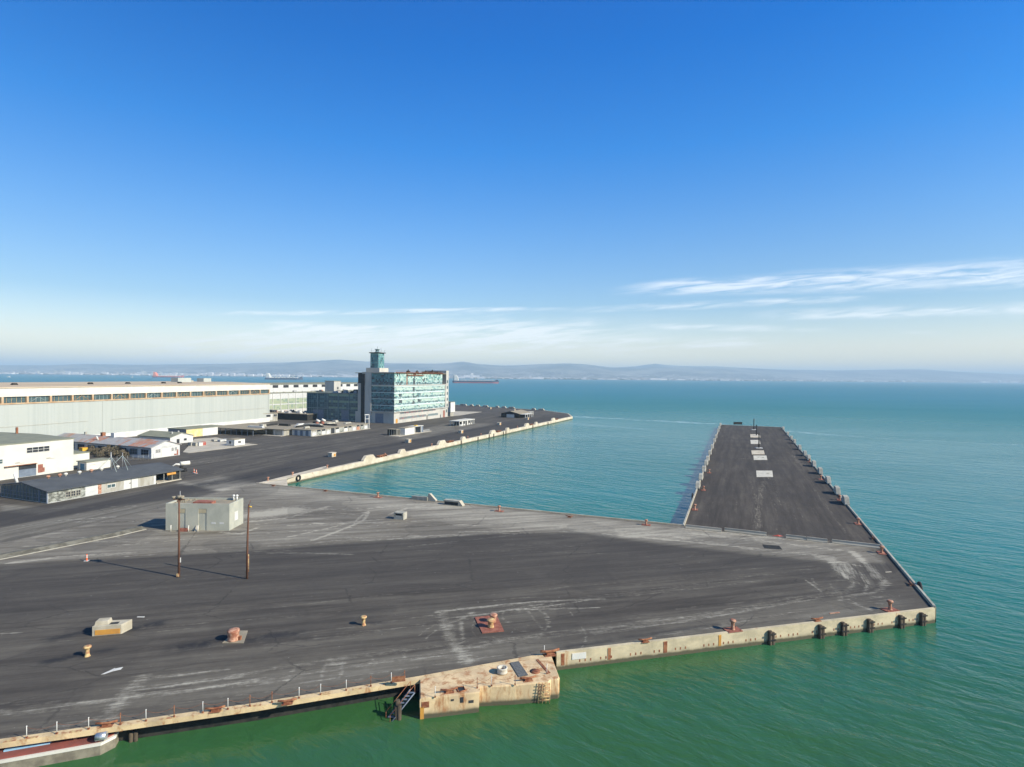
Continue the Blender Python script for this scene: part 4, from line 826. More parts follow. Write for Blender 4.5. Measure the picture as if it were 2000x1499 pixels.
# ------------------------------------------------------------------ the platform on the near quay
px = [(812, 1331), (820, 1366), (936, 1353), (935, 1342.5), (1006, 1339), (1072, 1333), (1076, 1329), (1090, 1328), (1093, 1324), (1077, 1281), (1060, 1279.8)]
oP = G(940, 1330); t = thing('concrete_platform', 'rust stained concrete platform jutting from the near quay into the green water', 'platform', oP)
inner = [p-oP for p in offset(near_edge[:5], 1.153)][3:]    # sits against the cap, then the deck
P_ = [G(*p)-oP for p in px]
P_[0] = (offset(near_edge[:5], .756)[3]-oP)
body = [(p.x, p.y) for p in P_[:-1]] + [((offset(near_edge[:5], .756)[4]-oP).x, (offset(near_edge[:5], .756)[4]-oP).y)]
def shrink(poly, d):
    n = len(poly); c = Vector((sum(p[0] for p in poly)/n, sum(p[1] for p in poly)/n)); return [tuple(Vector(p[:2])+(c-Vector(p[:2])).normalized()*d) for p in poly]
b = MB(); n = len(body); ins = shrink(body, .10)
vs = [(x, y, -6) for x, y in body] + [(x, y, -.08) for x, y in body] + [(x, y, .07) for x, y in ins]
b.mesh(vs, [tuple(range(n-1, -1, -1)), tuple(range(2*n, 3*n))] + [(k*n+i, k*n+(i+1) % n, (k+1)*n+(i+1) % n, (k+1)*n+i) for k in (0, 1) for i in range(n)])
b.build('body', M['plat'], t)
def lp(u, v, z=.07): p = G(u, v)-oP; return Vector((p.x, p.y, z))
p = lp(1045, 1313); b = MB(); b.lathe([(.62, 0), (.62, .035), (0, .035)], p.x, p.y, 24, .07); b.build('manhole', M['rust'], t)
b = MB(); b.prism([tuple(lp(*q)[:2]) for q in ((890, 1345), (905, 1343), (909, 1351), (896, 1354))], .072, .09); b.build('open_hatch', M['dark'], t)
b = MB(); ha = [lp(*q) for q in ((890, 1345), (905, 1343), (909, 1351), (896, 1354))]
for i in range(4): b.tube([ha[i]+Vector((0, 0, .05)), ha[(i+1) % 4]+Vector((0, 0, .05))], .06, 5)
b.build('hatch_rim', M['rust'], t)
b = MB(); a0, a1 = lp(1049, 1290), lp(1073, 1317); d_ = (a1-a0).normalized(); s_ = Vector((-d_.y, d_.x, 0))*.16
b.prism([tuple((a0+s_)[:2]), tuple((a1+s_)[:2]), tuple((a1-s_)[:2]), tuple((a0-s_)[:2])], .072, .13); b.build('slot_cover', M['rust'], t)
b = MB()
for u in (1052, 1059, 1066, 1073):
    q0 = lp(u, 1334); b.tube([q0+Vector((.0, -.22, .05)), q0+Vector((0, -.42, -2.2))], .045, 5)
for k in range(6): q0 = lp(1051, 1335); q1 = lp(1074, 1333.5); dz = Vector((0, -.28-.03*k, -.1-.34*k)); b.tube([q0+dz, q1+dz], .045, 5)
b.build('ladder_rack', M['bollard'], t)
for (u0, u1, z0, z1, mm) in ((823, 838, -1.0, -.35, 'rust'), (820.8, 828, -2.3, -.9, 'ochre'), (898, 905, -.9, -.3, 'dark'), (915, 925, -1.05, -.75, 'dark'), (880, 886, -.6, -.4, 'dark')):
    A0, B0 = lp(820, 1366), lp(936, 1353); dd = (B0-A0); dn = Vector((dd.y, -dd.x, 0)).normalized()*.03
    f0, f1 = (u0-820)/116, (u1-820)/116; q0, q1 = A0+dd*f0+dn, A0+dd*f1+dn; q2, q3 = A0+dd*f1-dn*2, A0+dd*f0-dn*2
    b = MB(); b.prism([q0[:2], q1[:2], q2[:2], q3[:2]], z0, z1); b.build('rust_patch' if mm != 'dark' else 'fairlead_hole', M[mm], t)
o_ = G(981, 1316); o_.z = .07; t = thing('ring_capstan', 'open white ring drum on the concrete platform', 'capstan', o_)
drum_mb(.60, .62, True).build('drum', M['padc'], t); b = MB(); b.lathe([(.5, 0), (.5, .1), (0, .1)], z=.25); b.build('gear_plate', M['rust'], t)
gp = [G(*q) for q in ((996, 1297), (1013, 1294), (1031.5, 1321), (1013, 1324.5))]; o_ = gp[0].copy(); o_.z = .072
b = MB(); b.prism([tuple((p-o_)[:2]) for p in gp], 0, .09); o = b.build('steel_grating', mat('speckled_grating', (.16, .16, .15), (.075, .078, .075), 9, rough=.9, bump=.6, bscale=14)); o.location = o_; tag(o, 'dark speckled steel grating lying on the platform', 'grating')
b = MB(); q0, q1 = G(986, 1340), G(1002, 1338); o_ = q0.copy(); o_.z = .075
# steps hanging in the dark recess left of the platform
o_ = G(808, 1336); t = thing('steel_stairway', 'dark steel steps going down to the water left of the platform', 'stairs', o_)
p0, p1 = Vector((.1, -1.3, -.1)), Vector((-2.2, -3.2, -2.4)); sd_ = Vector((.65, -.75, 0)).normalized()*.45
b = MB(); 
for k in (-1, 1): b.tube([p0+sd_*k, p1+sd_*k], .07, 6)
b.build('stringer', M['bluew'], t); b = MB()
for i in range(9):
    c_ = p0.lerp(p1, (i+.5)/9); b.box(c_.x-.42, c_.x+.42, c_.y-.13, c_.y+.13, c_.z-.02, c_.z+.03)
b.build('tread', M['bluew'], t)
b = MB()
for k in (-1, 1): b.tube([p0+sd_*k+Vector((0, 0, .9)), p1+sd_*k+Vector((0, 0, .9))], .035, 5); b.tube([p0+sd_*k, p0+sd_*k+Vector((0, 0, .9))], .035, 5); b.tube([p1+sd_*k, p1+sd_*k+Vector((0, 0, .9))], .035, 5)
b.build('handrail', M['rust'], t)
# timber dolphin piles in the recess
capo_ = offset(near_edge[:5], -.2)
for i, (u, v, z) in enumerate(((777, 1362, -.3), (780, 1366, -.6), (775, 1365, -.8), (256, 1432, -.5), (265, 1431, -.45))):
    p = G(u, v) if i < 3 else at_u(capo_[0], capo_[2], u); b = MB(); b.tube([(0, 0, -5), (0, 0, z if i < 3 else -1.2)], .25 if i < 3 else .2, 8); o = b.build('fender_pile', M['timber']); o.location = p
    tag(o, ['left of the dark group of three piles beside the platform steps', 'middle of the dark group of three piles beside the platform steps', 'outermost of the dark group of three piles by the platform steps', 'dark stub pile under the quay just right of the barge, left one', 'dark stub pile under the quay just right of the barge, right one'][i], 'fender pile', 'stub piles under the near left quay')

# chain posts
WP = [(52, 1438), (111, 1432), (173, 1422.5), (235, 1423), (285, 1418.5), (340, 1411), (396, 1402.5), (445, 1397), (488, 1390), (531, 1382), (584, 1375), (626, 1368.5), (676, 1365), (724, 1355.5), (764, 1349), (790, 1346)]
PP = [(850, 1364), (932, 1346), (960, 1342), (1006, 1340), (1068, 1318), (1063, 1281)]
def post_proto(label, m):
    t = thing('chain_post', label, 'chain post', group='chain posts along the near quay'); b = MB(); b.tube([(0, 0, 0), (0, 0, 1.15)], .036, 7); b.build('post', m, t)
    b = MB(); b.box(-.09, .09, -.06, .06, 0, .18); b.build('socket', M['rust'], t); b = MB(); b.lathe([(.03, -.05), (.07, 0), (.03, .06), (0, .06)], z=1.15, n=8); b.build('cap', m, t); return t
pw = post_proto('', M['white']); pr = None; tops = []; first = True
capo = offset(near_edge[:5], .55)
for i, (u, v) in enumerate(WP):
    P = G(u, 1400); P = at_u(capo[0], capo[2], u) if u < 500 else at_u(capo[2], capo[3], u); P.z = .06
    rusty = i in (3, 5, 8, 9, 13, 15)
    if rusty:
        if pr is None: pr = post_proto('', M['rust']); o = pr
        else: o = dup(pr, P, 0, '')
    else:
        if first: o = pw; first = False
        else: o = dup(pw, P, 0, '')
    o.location = P; o['label'] = f"thin {'rusty' if rusty else 'white'} chain post on the near left quay cap, {ORD[i]} from the left"; tops.append(P+Vector((0, 0, 1.05)))
ptops = []
for i, (u, v) in enumerate(PP):
    P = G(u, v); P.z = .07; o = dup(pr if i in (1, 3) else pw, P, 0, f'thin chain post standing on the concrete platform, {ORD[i]} from its left end'); ptops.append(P+Vector((0, 0, 1.05)))
def chain(pts, label, sag=.35):
    b = MB()
    for a_, c_ in zip(pts[:-1], pts[1:]): b.tube([a_.lerp(c_, k/8)-Vector((0, 0, sag*4*(k/8)*(1-k/8))) for k in range(9)], .013, 4)
    o = b.build('chain', M['rust']); tag(o, label, 'chain')
chain(tops, 'thin sagging chain strung between the posts of the near left quay'); chain(ptops[:4], 'thin sagging chain between the posts of the concrete platform')
b = MB(); q0 = G(765, 1343); q1 = G(791, 1340.5); d_ = q1-q0
b.prism([(0, 0), (d_.x, d_.y), (d_.x+.02, d_.y+.08), (.02, .08)], .55, 1.15); b.build('x', M['rust']).name = 'sheet_barrier'; o = bpy.data.objects['sheet_barrier']; o.location = q0; tag(o, 'rusty brown sheet panel fixed between two posts left of the platform', 'panel')
# ochre scuffed pads on the cap
base = None
for i, u in enumerate((20, 62, 148, 205, 330, 425, 500, 560, 636, 697, 757)):
    P = at_u(capo[0], capo[2], u) if u < 500 else at_u(capo[2], capo[3], u); 
    if base is None: b = MB(); b.box(-.5, .5, -.18, .14, 0, .02); base = b.build('mooring_pad', M['bollard']); o = base
    else: o = base.copy(); C.objects.link(o)
    o.location = (P.x, P.y, .064); o.rotation_euler = (0, 0, QA+.03); tag(o, f'flaking ochre pad on the near left quay cap, {ORD[i]} from the left', 'pad', 'ochre pads on the near quay cap')

# barge at the lower left
A0, B0 = G(-60, 1497, -1.0), G(222, 1447, -1.0); L_ = (B0-A0).length; t = thing('barge', 'faded red barge with a white rubbing edge under the lower left quay', 'barge', (A0.x, A0.y, WZ), math.atan2((B0-A0).y, (B0-A0).x))
hp = [(-14, 2.2), (-14, -.0), (L_-1.1, -.0), (L_-.1, .9), (L_-.1, 2.2)]
def ins_(p, d): return [(x-(d if x > 0 else -d), y+(d if y < 1.5 else -d)) for x, y in p]
b = MB(); b.prism(hp, -.6, .95); b.build('hull', mat('grimy_barge_side', (.15, .13, .095), (.26, .23, .165), .9, rough=.9, grime=.4, grimec=(.06, .05, .03)), t)
b = MB(); b.prism(ins_(hp, -.06), .952, 1.20); b.build('rubbing_edge', M['whitew'], t)
b = MB(); b.prism(ins_(hp, .16), 1.21, 1.30); b.build('deck', M['hullred'], t)
b = MB(); b.box(2.0, 5.6, 1.2, 1.8, 1.302, 1.42); b.build('blue_tarp', mat('blue_tarp', (.22, .40, .55), (.3, .5, .62), 2), t)
b = MB()
for x in (7.5, 9.7, 11.3, 12.2): b.box(x, x+.28, 1.15, 1.45, 1.302, 1.55)
b.build('mooring_fitting', M['rust'], t)
o_ = G(198, 1445, -.75); b = MB(); b.tube([(-.45, 0, .32), (.45, 0, .36)], .36, 16); o = b.build('steel_buoy', mat('silver_buoy', (.6, .62, .62), (.45, .47, .48), 3, rough=.35, metal=.7)); o.location = o_; o.rotation_euler = (0, 0, .3); tag(o, 'silver drum shaped buoy lying on the right end of the red barge', 'buoy')

# ------------------------------------------------------------------ buildings: shared pieces
def facebox(mb, face, a0, a1, z0, z1, d0, d1, col=None):
    """box on a facade; face 'y': wall y=0 looking to -y, face 'x': wall x=0 looking to -x; d = distance outward"""
    if face == 'y': mb.box(a0, a1, -d1, -d0, z0, z1, col)
    else: mb.box(-d1, -d0, a0, a1, z0, z1, col)
def window(parent, face, a, z, w, h, nx=1, nz=1, glass='dark', fm='white', name='window', d=.0, fw=.12):
    b = MB(); facebox(b, face, a, a+w, z, z+h, d, d+.03); o = b.build(name, M[glass], parent)
    b = MB(); facebox(b, face, a-fw, a+w+fw, z-fw, z, d, d+.1); facebox(b, face, a-fw, a+w+fw, z+h, z+h+fw, d, d+.1)
    facebox(b, face, a-fw, a, z, z+h, d, d+.1); facebox(b, face, a+w, a+w+fw, z, z+h, d, d+.1)
    for i in range(1, nx): x = a+w*i/nx; facebox(b, face, x-.05, x+.05, z, z+h, d+.032, d+.08)
    for i in range(1, nz): zz = z+h*i/nz; facebox(b, face, a, a+w, zz-.05, zz+.05, d+.032, d+.078)
    b.build('window_frame', M[fm], o); return o
def panes(parent, face, a0, a1, z0, z1, na, nz, fn, d=.05, name='window_band', mull=True, fm=None, mw=.10):
    b = MB(); da, dz = (a1-a0)/na, (z1-z0)/nz; rnd = random.Random(int(a1*7+z0*13))
    for j in range(nz):
        for i in range(na):
            x0, x1, y0, y1 = a0+i*da, a0+(i+1)*da, z0+j*dz, z0+(j+1)*dz; c = fn(i, j, rnd)
            dd = d + (rnd.uniform(-.02, .02))
            q = [(x0, -dd, y0), (x1, -dd, y0), (x1, -dd, y1), (x0, -dd, y1)] if face == 'y' else [(-dd, x1, y0), (-dd, x0, y0), (-dd, x0, y1), (-dd, x1, y1)]
            b.face(q, c)
    o = b.build(name, M['col'], parent)
    if mull:
        b = MB()
        for i in range(na+1): facebox(b, face, a0+i*da-mw/2, a0+i*da+mw/2, z0, z1, d+.03, d+.12)
        for j in range(nz+1): facebox(b, face, a0-mw/2, a1+mw/2, z0+j*dz-mw/2, z0+j*dz+mw/2, d+.032, d+.135)
        b.build('mullions', M[fm or 'mull'], o)
    return o
M['mull'] = mat('green_window_bars', (0.20, 0.27, 0.26), (0.13, 0.19, 0.19), .5, rough=.6)
M['mullw'] = mat('pale_window_bars', (0.42, 0.47, 0.44), (0.3, 0.36, 0.34), .5, rough=.6)
M['c253'] = mat('tower_building_concrete', (0.50, 0.47, 0.40), (0.40, 0.38, 0.33), .12, (1, 1, .5), rough=.9, grime=.3, grimec=(.24, .22, .19), coord='obj')

# ------------------------------------------------------------------ the glass building
C0 = G(769.3, 828); T = thing('glass_building', 'tall derelict factory block with teal glass floors and a concrete base', 'building', C0, FA)
LX, DY, HT = 81.0, 19.5, 36.8
b = MB(); b.box(0, LX, 0, 34, 0, 8.0); b.build('base_wall', M['c253'], T)
b = MB(); b.box(.5, LX-5.5, .5, 32, 8.0, 27.6); b.box(.5, LX-10, .5, 32, 27.6, HT-.4); b.build('core', M['dark'], T)
b = MB(); b.box(-.5, LX, -.5, 34, HT-.4, HT); b.build('roof', M['roofc'], T)
b = MB()
b.box(-.9, LX-4.5, -.9, DY+.2, 7.9, 8.5); b.box(-.8, LX-.2, -.8, DY+8, 27.3, 28.0); b.box(-.8, LX-12, -.8, 0.45, HT+.003, HT+.5); b.box(-.8, -.3, .45, DY+8, HT+.003, HT+.5)
b.build('cornice', M['c253'], T)
b = MB(); b.box(LX-5.5, LX, -.7, 6, 8.0, 27.3); b.box(LX-4.2, LX, -.7, 20, 28.0, HT+2.6); b.build('end_pier', M['c253'], T)
b = MB(); b.box(LX-10, LX-4.2, 4, 20, 28.0, HT+1.6); b.build('setback_shade_wall', M['under'], T)  # near-black colour puts the setback's shadow into the wall
b = MB(); b.box(-.6, 6, DY, DY+8.2, 8.0, HT+.2); b.box(-.9, 0, DY-.1, DY+8.3, 0, 27.2); b.build('stair_block', M['c253'], T)
b = MB(); b.box(-1.2, -.6, DY+5.5, DY+8.6, 0.2, 36); b.build('stair_recess_shade', M['under'], T)  # raised near-black strip stands in for the shade of a recess
b = MB(); b.box(0, 8, DY+8.2, DY+12.2, 8.0, 28); b.box(-.4, 8.4, DY+8.2, DY+12.8, 28, 28.9); b.build('side_block', M['c253'], T)
DK = (0.015, 0.022, 0.028)
def right_sun_fn(fl):  # right face palette, sunlight put into the pane colours
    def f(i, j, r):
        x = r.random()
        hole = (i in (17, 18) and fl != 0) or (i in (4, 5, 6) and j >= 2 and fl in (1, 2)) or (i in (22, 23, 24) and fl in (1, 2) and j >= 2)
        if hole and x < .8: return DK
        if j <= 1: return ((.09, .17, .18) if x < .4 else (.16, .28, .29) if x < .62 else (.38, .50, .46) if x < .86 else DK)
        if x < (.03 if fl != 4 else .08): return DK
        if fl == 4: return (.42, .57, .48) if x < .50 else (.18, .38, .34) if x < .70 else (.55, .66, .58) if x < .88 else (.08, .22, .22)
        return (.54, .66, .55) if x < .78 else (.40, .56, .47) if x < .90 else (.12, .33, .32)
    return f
def left_shade_fn(fl):  # left face palette, shade put in as darker pane colours
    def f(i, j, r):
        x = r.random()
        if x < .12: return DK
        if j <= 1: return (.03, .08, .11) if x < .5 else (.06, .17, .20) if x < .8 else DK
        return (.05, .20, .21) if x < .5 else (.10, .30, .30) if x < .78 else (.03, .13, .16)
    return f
zf = [8.6+4.68*k for k in range(4)]
for k, z in enumerate(zf):
    panes(T, 'y', .2, LX-5.6, z, z+3.55, 52, 5, right_sun_fn(k), fm='mullw', mw=.09); panes(T, 'x', .2, DY-.1, z, z+4.2, 16, 5, left_shade_fn(k), mw=.10)
    b = MB(); b.box(-.35, LX-5.6, -.42, 0.5, z+3.55, z+4.66); b.box(-.42, .3, .5, DY, z+4.2, z+4.66); b.build('floor_band', mat('pale_teal_band', (.56, .64, .58), (.42, .52, .48), .2) if k == 0 else bpy.data.materials['pale_teal_band'], T)
panes(T, 'y', .2, LX-10, 28.0, HT-.5, 48, 8, right_sun_fn(4), fm='mullw'); panes(T, 'x', .2, DY-.1, 28.0, HT-.5, 16, 8, left_shade_fn(4))
b = MB()   # wrecked steel eaves along the roof edge
for k in range(46):
    x = 1+k*1.52; b.box(x, x+.22, -1.5, -.2, HT-.35-.5*random.random()*(k > 14), HT+.35)
b.box(0, 70, -1.55, -1.35, HT+.3, HT+.55); b.box(16, 40, -1.2, -.6, HT-1.8, HT-1.2); b.box(16, 17.2, -.3, .4, 28.1, HT); b.build('broken_eaves', M['rust'], T)
b = MB()
for k in range(40): x = 2+k*1.75; b.tube([(x, -.3, HT+.4), (x, -.3, HT+1.5)], .05, 4)
b.tube([(1, -.3, HT+1.5), (70, -.3, HT+1.5)], .05, 4); b.build('roof_railing', M['rust'], T)
for k, (x, y, w, h) in enumerate(((24, 3, 2.5, 1.8), (40, 5, 2, 1.5), (52, 4, 3, 1.6), (66, 6, 2.5, 2.2))): b = MB(); b.box(x, x+w, y, y+w, HT+.002, HT+h, top=.8); b.lathe([(.5, 0), (.4, .9), (0, .9)], x+w/2, y+w/2, 8, HT+h); b.build('roof_vent', M['under'], T)
panes(T, 'y', 7, 45, 2.6, 4.2, 30, 2, lambda i, j, r: (.15, .19, .19) if r.random() < .75 else (.28, .11, .10), d=.02, mw=.08, fm='mullw')
panes(T, 'y', 48, 64, 2.6, 4.2, 14, 2, lambda i, j, r: (.17, .21, .21), d=.02, mw=.08, fm='mullw')
panes(T, 'y', 8, 60, 6.6, 7.7, 40, 1, lambda i, j, r: (.10, .12, .13) if r.random() < .7 else (.3, .12, .12), d=.02, mw=.08, fm='mullw')
for (x, z0, w, h, mm) in ((2.2, 0.2, 2.6, 3, 'ochre'), (46, 0, 1.2, 3.4, 'dark'), (68, 0, 1, 2.6, 'dark'), (73, 0, 3, 5.8, 'rustp')): b = MB(); facebox(b, 'y', x, x+w, z0, z0+h, 0, .07); b.build('door', M[mm], T)
b = MB(); facebox(b, 'x', 9, 16, 0, 7, .0, .1); b.build('roller_door', M['bluew'], T)
for z in range(4, 34, 5): window(T, 'y', LX-3, z, 1.6, 2.2, 1, 2, 'glassd', 'mull', d=.72 if z > 7 else 0)
# control tower on the roof
b = MB(); b.box(3.5, 15, 10.0, 22.0, HT, HT+3.6); b.build('tower_plinth', M['c253'], T)
tw = (5.0, 12.0, 12.0, 19.0)
b = MB(); b.box(5.15, 11.85, 12.15, 18.85, HT+3.6, HT+14.6); tw_ = b.build('lookout_tower', M['dark'], T)
def twf(i, j, r): x = r.random(); return (.22, .42, .38) if x < .35 else (.08, .26, .27) if x < .8 else (.03, .10, .12)
for face in 'yx':
    e_ = bpy.data.objects.new('tower_glazing', None)
    bb = MB(); n_, m_ = 6, 7
    for j in range(m_):
        for i in range(n_):
            dz = 11.0/m_; z0 = HT+3.6+j*dz; r = random; c = twf(i, j, random)
            if face == 'y': x0 = 5+i*7/n_; bb.face([(x0, 12, z0), (x0+7/n_, 12, z0), (x0+7/n_, 12, z0+dz), (x0, 12, z0+dz)], c)
            else: y0 = 12+i*7/n_; bb.face([(5, y0+7/n_, z0), (5, y0, z0), (5, y0, z0+dz), (5, y0+7/n_, z0+dz)], c)
    bpy.data.objects.remove(e_); bb.build('tower_glazing', M['col'], T)
b = MB()
for k in range(7):
    x = 5+k*7/6; b.box(x-.09, x+.09, 11.88, 11.97, HT+3.6, HT+14.6); b.box(4.88, 4.97, 12+k*7/6-.09, 12+k*7/6+.09, HT+3.6, HT+14.6)
for k in range(8): z = HT+3.6+k*11/7; b.box(4.85, 12.1, 11.85, 11.97, z-.1, z+.1); b.box(4.84, 4.97, 11.97, 19.1, z-.1, z+.1)
b.build('tower_mullions', M['mull'], T)
b = MB(); b.box(4.1, 12.9, 11.1, 19.9, HT+14.6, HT+15.2); b.build('tower_roof', M['under'], T)
b = MB(); b.lathe([(1.9, 0), (1.9, .5), (1.4, .5), (1.4, 2.0), (2.1, 2.1), (2.1, 2.5), (0, 2.7)], 8.5, 15.5, 10, HT+15.2); b.build('tower_lantern', M['mull'], T)
b = MB()
for x, y, h in ((4.6, 11.6, 2), (12.4, 11.6, 2), (6, 19, 3), (8.5, 15.5, 4.6), (11, 14, 3.6)): b.tube([(x, y, HT+15.1), (x, y, HT+15.2+h)], .08, 4)
b.tube([(4.4, 11.4, HT+16.2), (12.6, 11.4, HT+16.2)], .05, 4); b.tube([(4.4, 11.4, HT+16.2), (4.4, 19.6, HT+16.2)], .05, 4); b.build('tower_antenna', M['under'], T)
for c_ in list(T.children):
    if c_.name.startswith(('tower_', 'lookout_tower')): c_.location.y += 5.2

# low glazed wing left of it
T = thing('glazed_hall', 'dark glazed hall in shade attached to the left of the glass building', 'building', C0+LD*31.8+FD*3.0, FA)
b = MB(); b.box(.1, 60, 0, 50, 0, 20.4); b.build('core', M['under'], T)
b = MB(); b.box(-.3, 60.3, -.0, 50.3, 20.4, 21.0); b.build('roof', M['olive'], T)
def hallf(i, j, r):
    x = r.random(); g = (j % 3 == 2) and i < 14
    return (.20, .30, .20) if g and x < .7 else (.035, .085, .10) if x < .6 else (.055, .12, .14) if x < .9 else (.10, .20, .20)
panes(T, 'x', 0.1, 50, .8, 20.3, 24, 12, hallf, d=.02, name='glazing', mw=.12)
b = MB()
for k in range(6): facebox(b, 'x', k*10-.25+(.25 if k == 0 else -.1), k*10+.3, 0, 20.4, .16, .42)
facebox(b, 'x', 0, 50, 9.0, 9.5, .162, .36); facebox(b, 'x', 0, 50, 0, .8, .0, .15); b.build('wall_column', M['mull'], T)
for a_, w, h in ((9.6, 7.5, 8.3), (34, 10, 8.0)): b = MB(); facebox(b, 'x', a_, a_+w, .02, h, .17, .33); b.build('roller_door', M['bluew'], T)
for k, (x, y, w, h) in enumerate(((6, 8, 3, 2), (9, 12, 5, 1.4), (5, 17, 3, 2.4), (8, 22, 2, 1.6), (12, 4, 6, 2.2), (14, 14, 4, 2.6), (7, 27, 5, 1.2), (16, 33, 3, 1.4))): b = MB(); b.box(x, x+w, y, y+w, 21.002, 21+h, top=.7); b.build('roof_vent', M['under' if k % 2 else 'tin'], T)

# pale hall behind
T = thing('pale_factory_hall', 'pale hall with green window bands between the long shed and glazed hall', 'building', G(512, 816.5), FA)
b = MB(); b.box(0, 170, 0, 60, 0, 19.3); b.box(0, 170, 5, 60, 19.3, 26.4); b.build('wall', M['clap'], T)
b = MB(); b.box(-.4, 170.4, 4.5, 60, 26.4, 27.0); b.box(-.3, 170.3, -.4, 4.4, 19.3, 19.9); b.build('roof', M['olive'], T)
for z0, z1 in ((5.6, 9.6), (10.6, 14.6)): panes(T, 'y', 2, 160, z0, z1, 70, 3, lambda i, j, r: (.36, .40, .25) if r.random() < .8 else (.25, .31, .22), d=.02, mw=.12, fm='mullw')
for k in range(14): b = MB(); b.box(4+k*11.8, 10+k*11.8, 4.93, 5, 23.6, 25.9); b.build('roof_monitor_window', M['dark'], T)
for k in range(20): b = MB(); b.box(2+k*8.6, 2.5+k*8.6, -.36, -.17, 0, 19.2); b.build('wall_column', M['white'], T)
for k in range(14): b = MB(); b.box(3+k*11, 7+k*11, 1.5, 3.2, 19.902, 20.3+.8*((k*7) % 3 == 0), top=.8); b.build('roof_debris', M['tin'], T)
T = thing('roof_block_house', 'square concrete lift house rising behind the dark glazed hall', 'roof house', Vector((-158, 500, 0)), FA)
b = MB(); b.box(0, 9, 0, 10, 0, 29.2); b.build('wall', M['c253'], T); b = MB(); b.box(-.3, 9.3, -.3, 10.3, 29.2, 29.6); b.build('roof', M['olive'], T)
window(T, 'y', 4, 22, 2, 2.2, 2, 1, 'dark', 'white')
T = thing('storage_box', 'pale raised box building on a low base right of the glass building', 'building', C0+FD*84.5-LD*1.0, FA)
b = MB(); b.box(0, 8, 0, 9, 3.6, 12.2); b.build('wall', M['white'], T); b = MB(); b.box(.6, 7, .6, 8, 0, 3.6); b.build('base', M['boards'], T)
b = MB(); b.box(-.2, 8.2, -.2, 9.2, 12.2, 12.5); b.build('roof', M['olive'], T)

# ------------------------------------------------------------------ the long pale shed
SA, SB = G(0, 881), G(526.3, 824); sdir = (SB-SA).normalized(); SAn = math.atan2(sdir.y, sdir.x); SL = (SB-SA).length; O = SA-sdir*80
T = thing('long_shed', 'huge pale green shed with a ribbon of windows, filling the left background', 'building', O, SAn); LX = SL+80
b = MB(); b.box(0, LX, 0, 78, 3.0, 20.3); b.build('wall', M['shed'], T)
b = MB(); b.box(.1, LX-.1, -.25, 78, 0, 3.0); b.build('base_wall', M['white'], T)
b = MB(); b.box(0, LX, 1.2, 78, 20.3, 23.7); b.build('clerestory_core', M['dark'], T)
b = MB(); b.box(-.1, LX+.1, -.15, 78, 23.7, 27.6); b.build('upper_wall', M['whitew'], T)
b = MB(); b.extx([(-.5, 27.6), (-.5, 28.0), (34, 28.9), (78, 28.9), (78, 27.6)], -.3, LX+.3); b.build('roof', mat('tan_gravel_roof', (.55, .44, .30), (.44, .33, .21), .15, (.05, 1, 1), rough=.95, coord='obj', grime=.3, grimec=(.2, .13, .08)), T)
nb = 25; dx = LX/nb
for k in range(nb):
    b = MB(); facebox(b, 'y', k*dx+.45, (k+1)*dx-.45, 20.9, 23.5, -.8, -.7); w_ = b.build('window_bay', M['glassd'], T)
    b = MB(); zz = 20.9
    for i in range(1, 5): facebox(b, 'y', k*dx+dx*i/5-.06, k*dx+dx*i/5+.06, 20.9, 23.5, -.7, -.62)
    if k % 2: b.tube([(k*dx+1.5, .6, 21.0), (k*dx+dx/2, .6, 23.3), (k*dx+dx-1.5, .6, 21.0)], .09, 4)
    b.build('window_bars', M['bollard'] if k % 3 else M['mullw'], w_)
b = MB()
for k in range(nb+1): x = min(max(k*dx, .45), LX-.45); b.box(x-.45, x+.45, -.22, 1.19, 20.9, 23.7)
b.box(0, LX, -.3, 1.19, 20.302, 20.9); b.build('window_surround', mat('rusty_tan_trim', (.50, .37, .23), (.42, .26, .14), .4, rough=.9), T)
for x0, x1, y0, z1 in ((LX-42, LX-31, 40, 31.8), (LX-16, LX-9, 44, 31.5), (LX-29, LX-23, 46, 29.9)): b = MB(); b.box(x0, x1, y0, y0+6, 28.0, z1); rr = b.build('roof_house', M['shed'] if z1 > 31 else M['block'], T)
for x in (LX-155, LX-118, LX-96, LX-72, LX-60): b = MB(); b.box(x, x+2.6, 20, 22, 28.4, 29.5, top=.6); b.build('roof_vent', M['under'], T)
for x, w in ((10, 3.2), (LX*.50, 1.8), (LX-1.4, 1.3)): b = MB(); facebox(b, 'y', x, x+w, 3.0, 20.2, .02, .14); b.build('wall_panel', M['shed'], T)
for z0, xa, xb in ((10.2, 4, LX*.47), (10.2, LX*.52, LX*.985)): b = MB(); facebox(b, 'y', xa, xb, z0, z0+.14, .0, .15); b.build('wall_seam', M['block'], T)

# ------------------------------------------------------------------ left cluster
# white two-storey block
T = thing('white_block_building', 'plain cream two storey building with an olive roof at the left edge', 'building', G(143.5, 919)-FD*60, FA)
b = MB(); b.box(0, 60, 0, 46, 0, 11.2); b.build('wall', M['whitew'], T)
b = MB(); b.extx([(-.15, 11.2), (-.15, 11.55), (22, 12.0), (46.2, 11.55), (46.2, 11.2)], -.2, 60.4); b.build('roof', M['olive'], T)
window(T, 'y', 60-14.2, 7.9, 6.6, 1.7, 4, 2); window(T, 'y', 60-24.5, 5.4, 3.6, 1.3, 3, 2, 'glassd')
for x, z in ((60-8.5, 5.2), (60-17.5, 4.8), (60-30, 5.6)): b = MB(); facebox(b, 'y', x, x+1.3, z, z+.35, 0, .06); facebox(b, 'y', x+1.3, x+2.6, z-.15, z+.0, 0, .05); b.build('wall_stain', M['boards'], T)
b = MB(); facebox(b, 'y', 60-16.5, 60-11.5, 0.1, 4.0, 0, .05); dr_ = b.build('roller_door', M['bluew'], T); dr_['label'] = 'half open blue green roller door'
